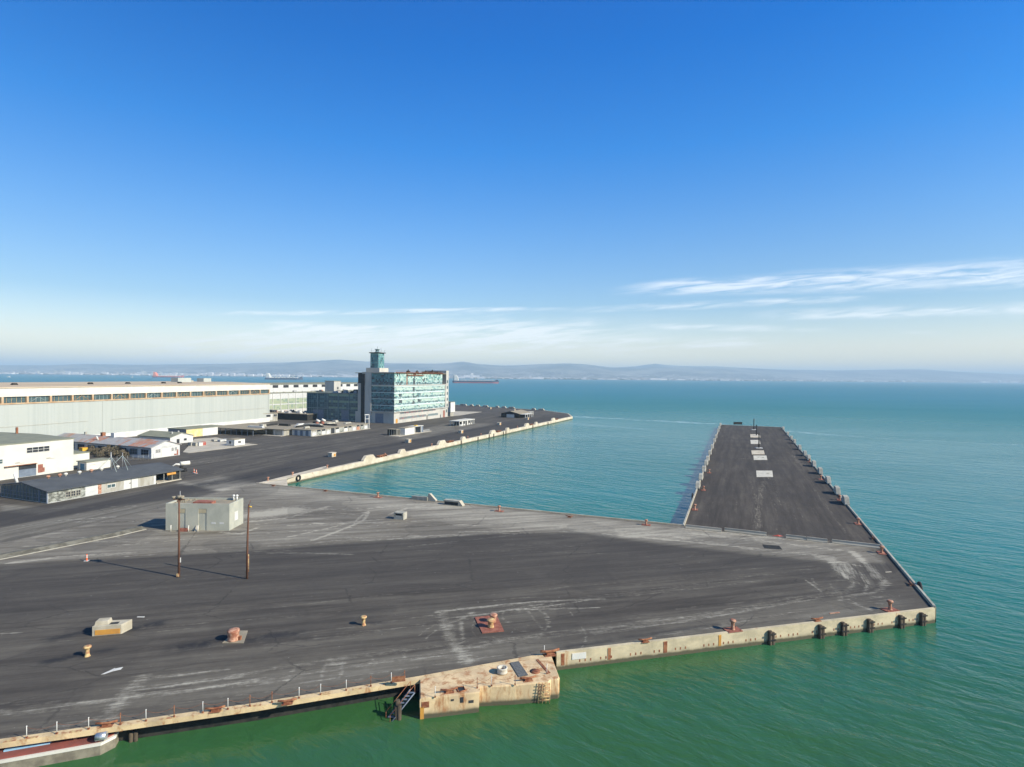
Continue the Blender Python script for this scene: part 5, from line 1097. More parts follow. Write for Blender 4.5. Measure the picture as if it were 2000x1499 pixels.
b = MB(); facebox(b, 'y', 60-16.5, 60-11.5, 2.6, 4.0, .052, .1); b.build('door_shadow', M['dark'], dr_)
b = MB(); facebox(b, 'y', 60-20.5, 60-11.5, 4.1, 4.25, 0, .8); b.build('canopy', M['rust'], T)
b = MB(); facebox(b, 'y', 60-11.0, 60-9.5, .8, 3.6, 0, .04); facebox(b, 'y', 60-10.4, 60-9.0, .9, 2.4, 0.0, .035); b.build('rust_patch', M['rustp'], T)
b = MB(); facebox(b, 'y', 60-36, 60-28.5, 4.1, 4.9, 0, 1.6); b.build('wall_ledge', M['boards'], T)
for x, y in ((60-21, 17), (60-45, 24), (60-34, 9)): b = MB(); b.lathe([(1.1, 0), (1.0, .7), (.4, 1.1), (0, 1.1)], x, y, 10, 11.8); b.build('roof_vent', M['white'], T)
b = MB(); b.box(60-2, 60-1.4, 30, 30.6, 11.5, 14.2); b.build('roof_stack', M['rust'], T)
T = thing('side_shed', 'cream flat roofed annex at the right end of the cream building', 'shed', G(148, 917.5)+LD*3, FA)
b = MB(); b.box(0, 6.4, 0, 9, 0, 5.2); b.build('wall', M['whitew'], T); b = MB(); b.box(-.2, 6.6, -.2, 9.2, 5.2, 5.45); b.build('roof', M['olive'], T)
T = thing('side_shed', 'small white shed with a blue door below the scrub', 'shed', G(169, 919.5), FA)
b = MB(); b.box(0, 8.4, 0, 5.0, 0, 2.9); b.build('wall', M['whitew'], T); b = MB(); b.box(-.3, 8.7, -.3, 5.3, 2.9, 3.15); b.build('roof', M['olive'], T)
b = MB(); facebox(b, 'x', 1.2, 3.4, 0.05, 2.3, 0, .06); b.build('door', mat('blue_door', (.07, .20, .30), (.05, .15, .24), 1), T)
b = MB(); facebox(b, 'y', 1, 3, 1.7, 1.8, 0, .04); facebox(b, 'y', 5, 6, 1.9, 2.0, 0, .04); b.build('wall_stain', M['boards'], T)

# charcoal-roofed long shed
O = G(91, 984.4); T = thing('charcoal_roof_shed', 'long low shed with a charcoal roof and patched white front', 'shed', O, FA)
LX = (G(353, 937)-O).length; WX = 21.0
def gable(mb, x0, x1, w, he, hr, y0=0): mb.extx([(y0, 0), (y0+w, 0), (y0+w, he), (y0+w/2, hr), (y0, he)], x0, x1)
LW = LX*.78
b = MB(); gable(b, .3, LW, WX, 3.15, 4.6); b.build('wall', M['clap'], T)
b = MB(); hw = WX/2
b.extx([(-.7, 3.12), (hw, 4.68), (WX+.7, 3.12), (WX+.7, 3.34), (hw, 4.92), (-.7, 3.34)], -.3, LX+.6); b.build('roof', M['char'], T)
b = MB(); b.extx([(.25, .2), (WX-.25, .2), (WX-.25, 3.0), (hw, 4.45), (.25, 3.0)], .18, .297); gw = b.build('gable_glazing', M['glassd'], T)
b = MB()
for k in range(15): y = .3+k*(WX-.6)/14; zt = 3.0+1.45*(1-abs(y-hw)/hw); b.box(.10, .175, y-.06, y+.06, .2, zt)
for z in (1.2, 2.2): b.box(.105, .172, .3, WX-.3, z-.05, z+.05)
b.build('gable_mullions', M['bluew'], gw)
b = MB(); b.box(.05, .29, -.0, .24, 0, 3.1); b.box(.0, .29, 3.3, 3.55, 0, 3.4); b.build('corner_post', M['bluew'], T)
fr = LW/LX
segs = [(0.4, 9.5, 'dustwood'), (9.6, 12.9, 'clap'), (13.0, 13.9, 'bolpink'), (14.0, 20.2, 'boards'), (20.3, 24.6, 'white'), (24.7, 29.6, 'boards')]
sc = LW/30.4
for a_, c_, mm in segs: b = MB(); facebox(b, 'y', a_*sc, c_*sc, .15, 2.9, .0, .07); b.build('front_panel', M[mm], T)
for x in (4.6, 5.9, 7.2): window(T, 'y', x*sc, .9, 1.0, 1.3, 2, 2, 'dark', 'boards', d=.08)
window(T, 'y', 15.5*sc, 1.4, 2.2, .9, 2, 1, 'glassd', 'white', d=.08)
b = MB(); facebox(b, 'y', 22.4*sc, 22.55*sc, .1, 2.9, .072, .12); facebox(b, 'y', 21.9*sc, 22.4*sc, 1.6, 1.8, .075, .11); b.build('door_edge', M['dark'], T)
b = MB(); b.box(LW, LX-.3, 6, 6.3, 0, 3.9); b.box(LX-4.2, LX-.1, .2, .45, 0, 3.0); b.build('porch_wall', M['under'], T)
b = MB(); b.box(LW+.1, LX, -.3, 6, .004, .3); b.build('porch_floor', M['pad'], T)
for x in (LW+2.6, LW+5.4, LX-.4): b = MB(); b.box(x-.08, x+.08, -.1, .06, .3, 3.25); b.build('porch_post', M['boards'], T)
b = MB(); b.extx([(-.4, 2.2), (-.3, 2.9), (-.15, 2.9), (-.2, 2.2)], LW+3.5, LX-2); b.build('sagging_fascia', M['ochre'], T)
for k, f in enumerate((.16, .235, .275, .37, .455, .53, .655)):
    b = MB(); b.lathe([(.28, 0), (.28, .5), (.5, .55), (.5, .95), (.3, 1.1), (0, 1.15)], f*LX, hw+.2, 10, 4.7); b.build('roof_vent', M['whitew'] if k not in (0, 1, 4) else M['bolpink'], T)
b = MB(); b.tube([(1.6, hw+5.5, 3.8), (1.2, hw+6.2, 6.6)], .35, 8); b.build('leaning_flue', M['white'], T)
for i, f in enumerate((.60, .69)):
    t = thing('roof_antenna', f"thin pale tripod antenna mast on the charcoal roof, {'left' if i == 0 else 'right'} one", 'antenna', O+FD*(f*LX)+LD*hw+Vector((0, 0, 4.9)), FA); t.scale = (1.5,)*3
    b = MB(); b.tube([(0, 0, 0), (0, 0, 3.6-i*.4)], .11 if i == 0 else .07, 6); b.build('mast', M['steel'], t)
    for a_ in (0.3, 2.4, 4.5): b = MB(); b.tube([(math.cos(a_)*2.6, math.sin(a_)*2.6, -.25), (0, 0, 2.6)], .04, 4); b.build('leg', M['mullw'], t)

# rusty tin-roofed white shed
O = G(295.5, 896.6); T = thing('tin_roof_shed', 'white gabled shed with a grey and rusty tin roof', 'shed', O, FA)
b = MB(); gw_ = 12.6
b.extr([(0, 0), (gw_, 0), (gw_, 4.5), (gw_/2, 6.7), (0, 4.5)], 0, 66); b.build('wall', M['clap'], T)
b = MB(); b.extr([(-.6, 4.35), (gw_/2, 6.72), (gw_+.6, 4.35), (gw_+.6, 4.6), (gw_/2, 6.98), (-.6, 4.6)], -.4, 67); b.build('roof', M['tin'], T)
rr = random.Random(2); k_ = 0
for y in [1+1.25*k for k in range(15)]+[34+1.25*k for k in range(10)]:
    x0 = -.55 if rr.random() < .7 else rr.uniform(0, 2.5); x1 = rr.uniform(2.8, 6.2); zz = lambda x: 4.6+(x+.6)*(6.98-4.6)/(gw_/2+.6)+.03
    b = MB(); b.mesh([(x0, y, zz(x0)), (x1, y, zz(x1)), (x1, y+1.2, zz(x1)), (x0, y+1.2, zz(x0)), (x0, y, zz(x0)+.03), (x1, y, zz(x1)+.03), (x1, y+1.2, zz(x1)+.03), (x0, y+1.2, zz(x0)+.03)], [(3, 2, 1, 0), (4, 5, 6, 7), (0, 1, 5, 4), (1, 2, 6, 5), (2, 3, 7, 6), (3, 0, 4, 7)])
    b.build('rusty_roof_sheet', M['rsheet'] if rr.random() < .7 else M['tin'], T)
b = MB(); facebox(b, 'y', 4.3, 8.2, .05, 3.5, 0, .07); b.build('sliding_door', M['white'], T)
for x in (1.9, 3.0, 8.9, 10.4): window(T, 'y', x, 2.2, .8, 1.25, 2, 3, 'dark', 'white')
b = MB(); facebox(b, 'y', 4.0, 8.6, 3.9, 4.02, 0, .05); facebox(b, 'y', 4.6, 6.8, 4.3, 4.42, 0, .05); b.build('old_lettering_rail', M['boards'], T)
b = MB(); facebox(b, 'y', 11.2, 11.9, .1, 2.6, 0, .03); facebox(b, 'y', 10.0, 11.1, .2, .8, 0, .03); b.build('rust_patch', M['rustp'], T)
for k in range(8): window(T, 'x', 1.6+k*6.8, 1.3, 4.4, 2.2, 3, 2, ('dark', 'glassd', 'dark', 'dark')[k % 4], 'bluew')
for (y, hgt, mm, w) in ((40, 1.5, 'rust', .7), (32, 1.7, 'white', 1.1), (52, 1.2, 'boards', .4)): b = MB(); b.box(gw_/2-w, gw_/2+w, y-w, y+w, 6.4, 6.9+hgt); b.build('roof_vent', M[mm], T)
b = MB(); b.tube([(2.5, 37, 5.4), (2.0, 37.6, 7.2)], .35, 7); b.build('bent_flue', M['white'], T)

# small olive-roofed house, yellow block, crates and cabin
O = G(377, 863.6)-FD*12.5; T = thing('olive_roof_house', 'small white house with an olive gable roof beside crates', 'house', O, FA)
b = MB(); b.extr([(0, 0), (12.5, 0), (12.5, 3.4), (6.2, 5.2), (0, 3.4)], 0, 22); b.build('wall', M['clap'], T)
b = MB(); b.extr([(-.5, 3.25), (6.2, 5.22), (13, 3.25), (13, 3.5), (6.2, 5.48), (-.5, 3.5)], -.4, 23); b.build('roof', M['olive'], T)
for x in (3.5, 7.4): b = MB(); facebox(b, 'y', x, x+1.5, .1 if x < 5 else 1.2, 2.3, 0, .05); b.build('window', M['dark'], T)
for x, y in ((4, 4), (9, 6)): b = MB(); b.lathe([(.4, 0), (.4, .8), (.6, .9), (0, 1.2)], x, y, 8, 4.6); b.build('roof_vent', M['clap'], T)
T = thing('yellow_block', 'flat roofed block, yellow on its sunny side, against the long shed', 'building', G(363.5, 855.5), FA)
b = MB(); b.box(0, 20, 0, 14, 0, 4.4); b.build('wall', M['bluew'], T); b = MB(); facebox(b, 'y', .05, 10, .05, 4.3, 0, .1); b.build('yellow_wall', mat('pale_yellow_paint', (.66, .50, .20), (.7, .58, .34), .4), T)
b = MB(); facebox(b, 'y', 10.1, 19.9, .05, 4.3, 0, .1); b.build('white_wall', M['white'], T); b = MB(); b.box(-.3, 20.3, -.3, 14.3, 4.4, 4.7); b.build('roof', M['olive'], T)
T = thing('site_cabin', 'small white cabin with two windows on the pale slab', 'cabin', G(457.8, 872.4), FA)
b = MB(); b.box(0, 6.2, 0, 5.2, .25, 3.1); b.build('wall', M['white'], T); b = MB(); b.box(-.15, 6.35, -.15, 5.35, 3.1, 3.3); b.build('roof', M['roofc'], T)
b = MB(); b.box(.2, 6, .2, 5, .004, .25); b.build('skid', M['under'], T)
window(T, 'y', 2.2, 1.3, 1.5, 1.1, 2, 1); window(T, 'x', 1.9, 1.2, 1.5, 1.2, 2, 1)
slab = [G(*q) for q in ((357, 884), (374, 866), (380, 858), (422, 855), (440, 859), (424, 862), (405, 864), (448, 864), (503, 868.5), (430, 878), (368, 885.5))]
b = MB(); b.prism([tuple(p[:2]) for p in slab], .004, .12); o = b.build('pavement_slab', M['pad']); o['kind'] = 'structure'
b = MB(); b.prism([tuple(G(*q)[:2]) for q in ((880, 803.5), (941, 805), (900, 811.5), (874, 814))], .004, .1); o = b.build('pavement_slab', M['pad']); o['kind'] = 'structure'
bb = None
for i, (u, v, mm, l) in enumerate(((373, 872, 'boards', 'grey timber crate on the slab, leftmost of the row'), (382, 872.3, 'boards', 'grey timber crate on the slab next to the pale one'), (388.5, 872, 'clap', 'pale crate between grey and red crates on the slab'), (394.5, 871, 'red', 'red crate at the right end of the crate row'), (430, 863.5, 'clap', 'long low pale crate left of the white cabin'), (418, 863, 'boards', 'small timber crate left of the long low pale crate'))):
    b = MB(); b.box(0, 2.3, 0, 1.9, .12, 1.75); o = b.build('crate', M[mm]); b = MB()
    for x in (0, 1.1, 2.2): b.box(x-.05, x+.05, -.06, 0, .12, 1.75)
    b.box(-.06, 2.36, -.08, -.06, 1.5, 1.62); b.build('batten', M['boards'], o); o.location = G(u, v); o.rotation_euler = (0, 0, FA); tag(o, l, 'crate', 'crates on the pale slab')
    if i > 3: o.scale = (2.2, 1, .6)
b = MB(); b.box(0, 3.2, 0, 2.4, 0, 2.5); o = b.build('skip_container', M['yellow']); o.location = G(161, 887); o.rotation_euler = (0, 0, FA); tag(o, 'yellow container box standing by the scrub', 'container')
b2_ = MB(); b2_.box(-.05, 3.25, -.05, 2.45, 2.5, 2.62); b2_.build('lid', M['ochre'], o)
b = MB(); b.box(0, 3, 0, 8, .1, 2.2, top=.85); o = b.build('tank_wreck', M['clap']); o.location = G(272, 892)+LD*0; o.rotation_euler = (0, 0, FA+.2); tag(o, 'pale wrecked trailer body beside the tin roofed shed', 'wreck')
b = MB(); b.tube([(.3, -.4, .45), (2.7, -.4, .45)], .4, 10); b.build('wheel', M['black'], o)

# dry scrub
for i, (u, v, s) in enumerate(((181, 887, 1.25), (190, 888, 1.0), (203, 891, 1.3), (212, 890, 1.6), (222, 892, 1.4), (231, 891, 1.5), (240, 894, 1.1), (250, 892, 1.2), (285, 892, .9), (196, 893, .9))):
    r = random.Random(i); b = MB(); 
    for _ in range(520):
        th_ = r.uniform(0, 6.28); ph = r.random()**.5; R_ = r.uniform(.35, 1.0); x = math.cos(th_)*1.5*R_*ph; y = math.sin(th_)*1.5*R_*ph; z = 1.9*(1-ph*ph)**.5*r.uniform(.25, 1.0)+.05
        sx = r.uniform(.08, .2); a_ = r.uniform(0, 3.14); c_, s_ = math.cos(a_)*sx, math.sin(a_)*sx; up_ = r.uniform(.1, .35)
        b.mesh([(x-c_, y-s_, z), (x+c_, y+s_, z), (x+c_*.2+r.uniform(-.1, .1), y+s_*.2, z+up_)], [(0, 1, 2)])
    o_ = thing('shrub', f'dry brown shrub in the scrub beside the tin roofed shed, {ORD[i]}' + (' from the left' if i < 8 else ' (right end by the gate)' if i == 8 else ' (front row)'), 'shrub', G(u, v), group='dry shrubs beside the tin roofed shed')
    if i < 8: o_['label'] = f'dry brown shrub in the row beside the tin roofed shed, {ORD[i]} from the left'
    elif i == 8: o_['label'] = 'dry shrub standing alone near the gable of the tin roofed shed'
    else: o_['label'] = 'low dry shrub in front of the others, nearest the small white shed'
    o_.scale = (s*1.5, s*1.5, s*1.45); b.build('foliage', M['brush'], o_)
    b = MB(); 
    for k in range(7): a_ = k*.9; b.tube([(0, 0, -.05), (math.cos(a_)*.5, math.sin(a_)*.5, .8), (math.cos(a_)*.9, math.sin(a_)*.9, 1.4)], .03, 4, .01)
    b.build('stem', M['timber'], o_)
# wire fence behind the charcoal shed
f0, f1 = G(218, 903), G(300, 898.5); t = thing('wire_fence', 'pale wire fence with posts between the small white shed and tin roofed shed', 'fence', f0, math.atan2((f1-f0).y, (f1-f0).x)); Lf = (f1-f0).length
for k in range(9): b = MB(); b.tube([(k*Lf/8, 0, 0), (k*Lf/8, 0, 2.2)], .05, 5); b.build('post', M['steel'], t)
b = MB()
for z in (.5, 1.1, 1.7, 2.15): b.tube([(0, 0, z), (Lf, 0, z)], .025, 4)
for k in range(int(Lf/.5)): b.tube([(k*.5, 0, .1), (k*.5, 0, 2.1)], .012, 3)
b.build('wire', M['steel'], t)

# boom lift at the charcoal shed's end
t = thing('tank_lift', 'white tank shaped lift on a dark wheeled chassis at the shed end', 'lift', G(354, 922), FA-.3)
b = MB(); b.box(-1.3, 1.5, -.8, .8, .5, 1.2); b.box(-.4, .5, -.5, .5, 1.2, 2.0); b.build('chassis', M['under'], t)
for x in (-1, 1.1):
    for y in (-.95, .95): b = MB(); b.tube([(x, y-.18, .5), (x, y+.18, .5)], .5, 12); b.build('wheel', M['black'], t)
b = MB(); b.tube([(-.4, 0, 2.9), (.6, 0, 2.9), (2.7, -.2, 2.95)], .75, 12); b.build('tank', M['whitew'], t)
b = MB(); b.tube([(-.3, 0, 2.6), (-1.6, .3, 2.9), (-3.0, .3, 2.2)], .42, 8, .14); b.build('boom', M['white'], t)

# ------------------------------------------------------------------ low flat complex
O = G(608, 853); T = thing('low_flat_building', 'low sprawling flat roofed building with an open colonnade below the glass building', 'building', O, FA)
RZ = 3.35
b = MB(); b.prism([(0, 0), (53, 0), (53, 34), (20, 34), (20, 66), (-13, 66), (-13, 29), (-5, 29), (-5, 15), (0, 15)], RZ, RZ+.32); b.build('roof', M['roofc'], T)
b = MB(); b.box(.4, 52.5, .4, 14.5, 0, RZ); b.box(14, 52, 14.5, 33, 0, RZ); b.box(-4, 14, 16, 24, 0, RZ); b.box(2, 19, 30, 60, 0, RZ); b.build('wall', M['boards'], T)
for k in range(7): b = MB(); facebox(b, 'x', 0.6+k*2, 2.2+k*2, .1, 3.0, -.39, -.33); b.build('wall_panel', M['bluew' if k % 2 else 'clap'], T)
for k in range(13):
    x = 1.0+k*4; mm = ('clap', 'dustwood', 'clap', 'clap', 'dark', 'clap', 'dustwood', 'white', 'boards', 'clap', 'bolpink', 'dustwood', 'clap')[k]
    b = MB(); facebox(b, 'y', x, x+3.5, .15, 2.2 if mm != 'dark' else 3.1, -.35, -.25); p_ = b.build('front_panel', M[mm], T)
    b = MB(); facebox(b, 'y', x+.1, x+3.4, 2.3, 3.1, -.37, -.32); b.build('clerestory_window', M['dark' if k % 3 else 'boards'], T)
for k in range(14): b = MB(); b.box(k*4-.1, k*4+.1, .1, .3, 0, RZ); b.build('porch_post', M['clap'], T)
for k in range(9): b = MB(); b.box(-12.8, -12.55, 30+k*4.2, 30.25+k*4.2, 0, RZ); b.build('porch_post', M['bluew'], T)
for y in (16, 22, 28.5): b = MB(); b.box(-4.8, -4.5, y, y+.3, 0, RZ); b.build('porch_post', M['clap'], T)
b = MB(); b.box(-7.5, -4, 15, 29, .004, .15); b.box(-.9, 53.5, -1.4, -.0, .004, .15); b.build('doorstep', M['pad'], T)
for i, (x, y, w, d, h, mm) in enumerate(((4, 8, 4, 1.6, 1.0, 'block'), (7, 17, 12, 1.2, .9, 'under'), (10, 20, 3, 2, .8, 'whitew'), (16, 6, 1.5, 10, .9, 'under'), (22, 12, 2, 14, 1.0, 'block'), (27, 5, 1.6, 10, .8, 'under'), (32, 16, 8, 1.5, .9, 'block'), (40, 8, 6, 2, .8, 'boards'), (-4, 32, 1.6, 12, .8, 'clap'), (0, 36, 3, 3, 1.4, 'block'), (6, 40, 10, 1.4, .8, 'under'), (12, 28, 2, 8, 1.1, 'under'), (36, 24, 2, 7, .9, 'under'), (45, 20, 3, 3, 1.4, 'boards'), (18, 26, 6, 2, .9, 'clap'))):
    b = MB(); b.box(x, x+w, y, y+d, RZ+.5, RZ+.5+h, top=.85); b.box(x+.1, x+.4, y+.1, y+d-.1, RZ+.32, RZ+.5); b.box(x+w-.4, x+w-.1, y+.1, y+d-.1, RZ+.32, RZ+.5); b.build('roof_duct', M[mm], T)
for x, y in ((26, 19), (31, 19)): b = MB(); b.tube([(x, y, RZ+.3), (x+.4, y-.4, RZ+2.4)], 1.1, 9); b.build('roof_stack', M['rustp'], T); b = MB(); b.tube([(x+.4, y-.4, RZ+2.4), (x+.9, y-.8, RZ+3.6)], 1.25, 9, 1.4); b.build('stack_cowl', M['white'], T)
T = thing('open_canopy', 'broken open steel canopy at the left end of the low flat building', 'canopy', O+LD*66.3-FD*12, FA)
b = MB(); b.box(0, 14, 0, 14, 3.1, 3.3); b.build('roof', M['olive'], T)
for x in (.2, 4.5, 9, 13.6):
    for y in (.2, 7, 13.6): b = MB(); b.box(x-.1, x+.1, y-.1, y+.1, 0, 3.1); b.build('post', M['mullw'], T)
for k in range(6): b = MB(); b.box(1+k*2, 2+k*2, 3+k*1.3, 4+k*1.3, 0, 1.0+.4*(k % 3), top=.6); b.build('debris_pile', M['clap' if k % 2 else 'boards'], T)
T = thing('rear_annex', 'two part pale annex with broken windows rising behind the low flat building', 'building', G(467, 829.5)+FD*6, FA)
b = MB(); b.box(0, 8, 0, 17, 0, 6.2); b.box(11, 29, 0, 14, 0, 6.0); b.build('wall', M['boards'], T)
b = MB(); b.box(-.4, 8.4, -.4, 17.4, 6.2, 6.5); b.box(10.6, 29.5, -.5, 14.4, 6.0, 6.3); b.build('roof', M['roofc'], T)
b = MB(); facebox(b, 'y', .1, 7.9, 1, 6.1, 0, .08); facebox(b, 'y', 11.1, 24, 1, 5.9, 0, .08); b.build('front_wall', M['clap'], T)
for a_, w in ((2.6, 1.2), (4.6, 1.2), (13, 9), (25, 3)): window(T, 'y', a_, 3.6, w, 1.6, 2, 1, 'dark', 'clap', d=.09)
b = MB(); facebox(b, 'x', 1, 16, .5, 5.8, 0, .07); b.build('side_wall', M['bluew'], T)
T = thing('portal_frame', 'tall white steel goal post frame at the right end of the low building', 'frame', G(713, 838.5), math.atan2((G(720, 838)-G(713, 838.5)).y, (G(720, 838)-G(713, 838.5)).x))
wp = (G(720.5, 838)-G(713, 838.5)).length
b = MB(); b.box(0, .35, 0, .35, 0, 8.6); b.build('post', M['clap'], T); b = MB(); b.box(wp, wp+.4, 0, .35, 0, 9.4); b.build('post', M['clap'], T)
b = MB(); b.box(-.3, wp+.39, .0, .34, 9.0, 9.5); b.box(.36, wp-.01, .05, .3, 6.4, 6.7); b.build('crossbar', M['clap'], T)
T = thing('rubble_shed', 'low wrecked dark shed with a debris covered roof before the pale hall', 'shed', G(600, 822), FA)
b = MB(); b.box(0, 22, 0, 44, 0, 4.6); b.build('wall', M['under'], T); b = MB(); b.box(-.5, 22.5, -.5, 44.5, 4.6, 4.9); b.build('roof', M['roofc'], T)
rr = random.Random(9)
for k in range(22): x, y, w = rr.uniform(0, 18), rr.uniform(0, 40), rr.uniform(1, 4); b = MB(); b.box(x, x+w, y, y+rr.uniform(.8, 4), 4.95, 5.1+rr.uniform(.4, 1.8), top=.6); b.build('roof_debris', M[rr.choice(['clap', 'under', 'boards', 'tin'])], T)
T = thing('blue_container', 'tall dark blue container box by the right corner of the long shed', 'container', G(531, 817), FA)
b = MB(); b.box(0, 4, 0, 4, 0, 6.4); b.build('body', mat('dark_blue_box', (.045, .065, .11), (.035, .05, .08), .5), T); b = MB(); b.box(-.2, 4.2, -.2, 4.2, 6.4, 6.6); b.build('roof', M['boards'], T)

# ------------------------------------------------------------------ three shelters on the apron
T = thing('apron_shelter', 'white box and open timber shelter on the left apron with a railing', 'shelter', G(791, 850.7), FA)
b = MB(); b.box(0, 10.5, 0, 5, 0, 4.0); b.build('white_box', M['white'], T); b = MB(); b.box(-.1, 10.7, -.1, 5.1, 4.0, 4.25); b.build('roof', M['roofc'], T)
b = MB(); b.box(-4.5, -.2, 3.0, 9.5, 3.4, 3.65); b.build('roof', M['roofc'], T); b = MB(); b.box(-.4, -.3, 3.2, 9, 0, 3.4); b.box(-4.2, -.4, 9.1, 9.3, 0, 3.4); b.build('back_wall', M['under'], T)
for x in (-4.3, -3.0, -1.7, -.5): b = MB(); b.box(x-.15, x+.15, 3.1, 3.4, 0, 3.4); b.build('post', M['boards'], T)
for y in (4.8, 6.4, 8): b = MB(); b.box(-4.35, -4.05, y-.15, y+.15, 0, 3.4); b.build('post', M['boards'], T)
b = MB(); b.box(10.9, 20.5, -.2, 5.2, 4.05, 4.3); b.build('roof', M['whitew'], T); b = MB(); b.box(11, 20.2, 4.7, 4.95, 0, 4.05); b.box(18.2, 20.4, 0, 4.7, 0, 4.05); b.build('rear_wall', M['bluew'], T)
b = MB(); b.box(11, 11.3, 0, .3, 0, 4.05); b.box(17.8, 18.19, 0, .35, 0, 4.05); b.build('post', M['whitew'], T)
b = MB(); b.box(14, 16, 1, 3, 4.3, 4.8, top=.7); b.build('roof_vent', M['yellow'], T)
b = MB()
for k in range(7): x = 20.8+k*1.2; b.box(x-.06, x+.06, -.05, .05, .16, 1.2)
b.box(20.7, 28.2, -.05, .05, 1.2, 1.3); b.build('railing', M['white'], T)
b = MB(); b.box(-8, 29, -1.2, 6, .004, .16); b.build('plinth', M['pad'], T)
T = thing('apron_shelter', 'open white framed shelter with a flat pale roof on the apron, middle of three', 'shelter', G(897, 833), FA)
b = MB(); b.box(-.5, 24, -.5, 7.5, 3.2, 3.6); b.build('roof', M['whitew'], T)
b = MB(); b.box(.2, 23, 3.6, 3.8, 0, 3.2); b.build('inner_wall', M['dark'], T)
for k, x in enumerate((0, 4.2, 5.6, 9, 12, 13.5, 17, 20, 23.2)): b = MB(); b.box(x, x+(1.8 if k in (1, 4) else .5), 0, .3, 0, 3.2); b.build('pillar', M['white'], T)
for x in (2, 7, 15, 19): b = MB(); b.box(x, x+1.6, .05, .25, 0.01, 1.1); b.build('low_wall', M['white'], T)
for y in (2.2, 4.6, 7): b = MB(); b.box(0, .3, y, y+.3, 0, 3.2); b.build('pillar', M['mullw'], T)
T = thing('dark_hangar', 'low dark gabled hangar with a pale door near the tip of land', 'hangar', G(1014, 817), FA)
b = MB(); b.extx([(0, 0), (16.5, 0), (16.5, 3.4), (8.2, 5.3), (0, 3.4)], 0, 26); b.build('wall', M['under'], T)
b = MB(); b.extx([(-.5, 3.3), (8.2, 5.35), (17, 3.3), (17, 3.55), (8.2, 5.6), (-.5, 3.55)], -.4, 26.4); b.build('roof', M['roofc'], T)
b = MB(); facebox(b, 'x', 4.5, 11.5, .1, 2.9, 0, .08); b.build('door', M['clap'], T)
b = MB(); b.box(.5, 20, -5.5, -.6, 3.0, 3.25); b.build('side_canopy', M['whitew'], T)
for x in (1, 6, 11, 16, 19.6): b = MB(); b.box(x-.2, x+.2, -5.3, -4.9, 0, 3.0); b.build('post', M['white'], T)
b = MB(); b.box(26.8, 42, 2, 14, 2.8, 3.1); b.build('side_canopy', M['whitew'], T)
for x in (27.5, 33, 38, 41.5): b = MB(); b.box(x-.15, x+.15, 2.2, 2.5, 0, 2.8); b.build('post', M['white'], T)

# ------------------------------------------------------------------ blockhouse, poles and near odds and ends
O = G(323.5, 1035.8); T = thing('blockhouse', 'grey green concrete blockhouse with two recessed panels and a rust strewn roof', 'building', O, 0.0)
LXb, LYb, Hb = 14.2, 6.5, 5.95
b = MB()
# front wall with two shallow niches
nich = [(2.7, 4.4), (7.3, 9.1)]; xs = [0]+[v for n_ in nich for v in n_]+[LXb]
for i in range(0, len(xs), 2): b.box(xs[i], xs[i+1], 0, .3, 0, Hb)
for n0, n1 in nich: b.box(n0, n1, 0, .3, 0, 3.7) if False else None; b.box(n0, n1, .12, .3, 0, 4.85); b.box(n0, n1, 0, .3, 4.85, Hb)
b.box(LXb-.3, LXb, .3, LYb-.3, 0, Hb); b.box(0, .3, .3, LYb-.3, 0, Hb); b.box(0, LXb, LYb-.3, LYb, 0, Hb); b.build('wall', M['gconc'], T)
b = MB(); b.box(.3, LXb-.3, .3, LYb-.3, Hb-.7, Hb-.42); b.build('roof', M['roofc'], T)
for n0, n1 in nich: b = MB(); b.box(n0+.02, n1-.02, .05, .118, 3.85, 4.84); b.build('recessed_panel', mat('tan_panel', (.42, .36, .23), (.36, .31, .2), 1) if n0 < 3 else bpy.data.materials['tan_panel'], T)
b = MB(); b.box(LXb, LXb+.05, 2.3, 3.9, 1.6, 3.6); p_ = b.build('white_panel', M['white'], T)
for x in (10.2, 12.0): b = MB(); b.box(x, x+.95, -.03, 0, 1.5, 1.85); b.build('painted_patch', M['clap'], T)
b = MB(); b.box(4.9, 7.4, 2.0, 4.4, Hb-.419, Hb-.1); b.box(7.4, 9.6, 1.2, 3.0, Hb-.419, Hb+.1); b.build('rusty_hatch', M['rustp'], T)
for x, m_ in ((8.0, 'white'), (8.75, 'white')): b = MB(); b.tube([(x+4.4, 5.6, Hb-.5), (x+4.4, 5.6, Hb+.5)], .18, 9); b.lathe([(.2, 0), (.3, .1), (.3, .35), (.1, .5), (0, .5)], x+4.4, 5.6, 10, Hb+.45); b.build('roof_vent', M[m_], T)
b = MB(); rr = random.Random(4)
for k in range(26): x, y = rr.uniform(.5, 4.5), rr.uniform(.6, 5.6); b.box(x, x+rr.uniform(.1, .6), y, y+rr.uniform(.1, .5), Hb-.42, Hb-.42+rr.uniform(.1, .45), top=.6)
b.build('roof_debris', M['roofc'], T)
b = MB(); b.box(3.4, 5.4, -1.1, -.2, 0, .35); b.box(3.5, 5.2, -1.0, -.3, .35, .62); b.build('x', M['rustp']).name = 'rubble_pile'; o = bpy.data.objects['rubble_pile']; o.location = O; tag(o, 'rusty metal rubble lying at the foot of the blockhouse', 'rubble')
b = MB(); b.extx([(-.9, 0), (-.2, 0), (-.02, 1.1), (-.12, 1.15), (-.8, .2)], 6.9, 7.4); o = b.build('leaning_slab', M['pad']); o.location = O; tag(o, 'small pale slab leaning on the blockhouse foot', 'slab')
bb = None
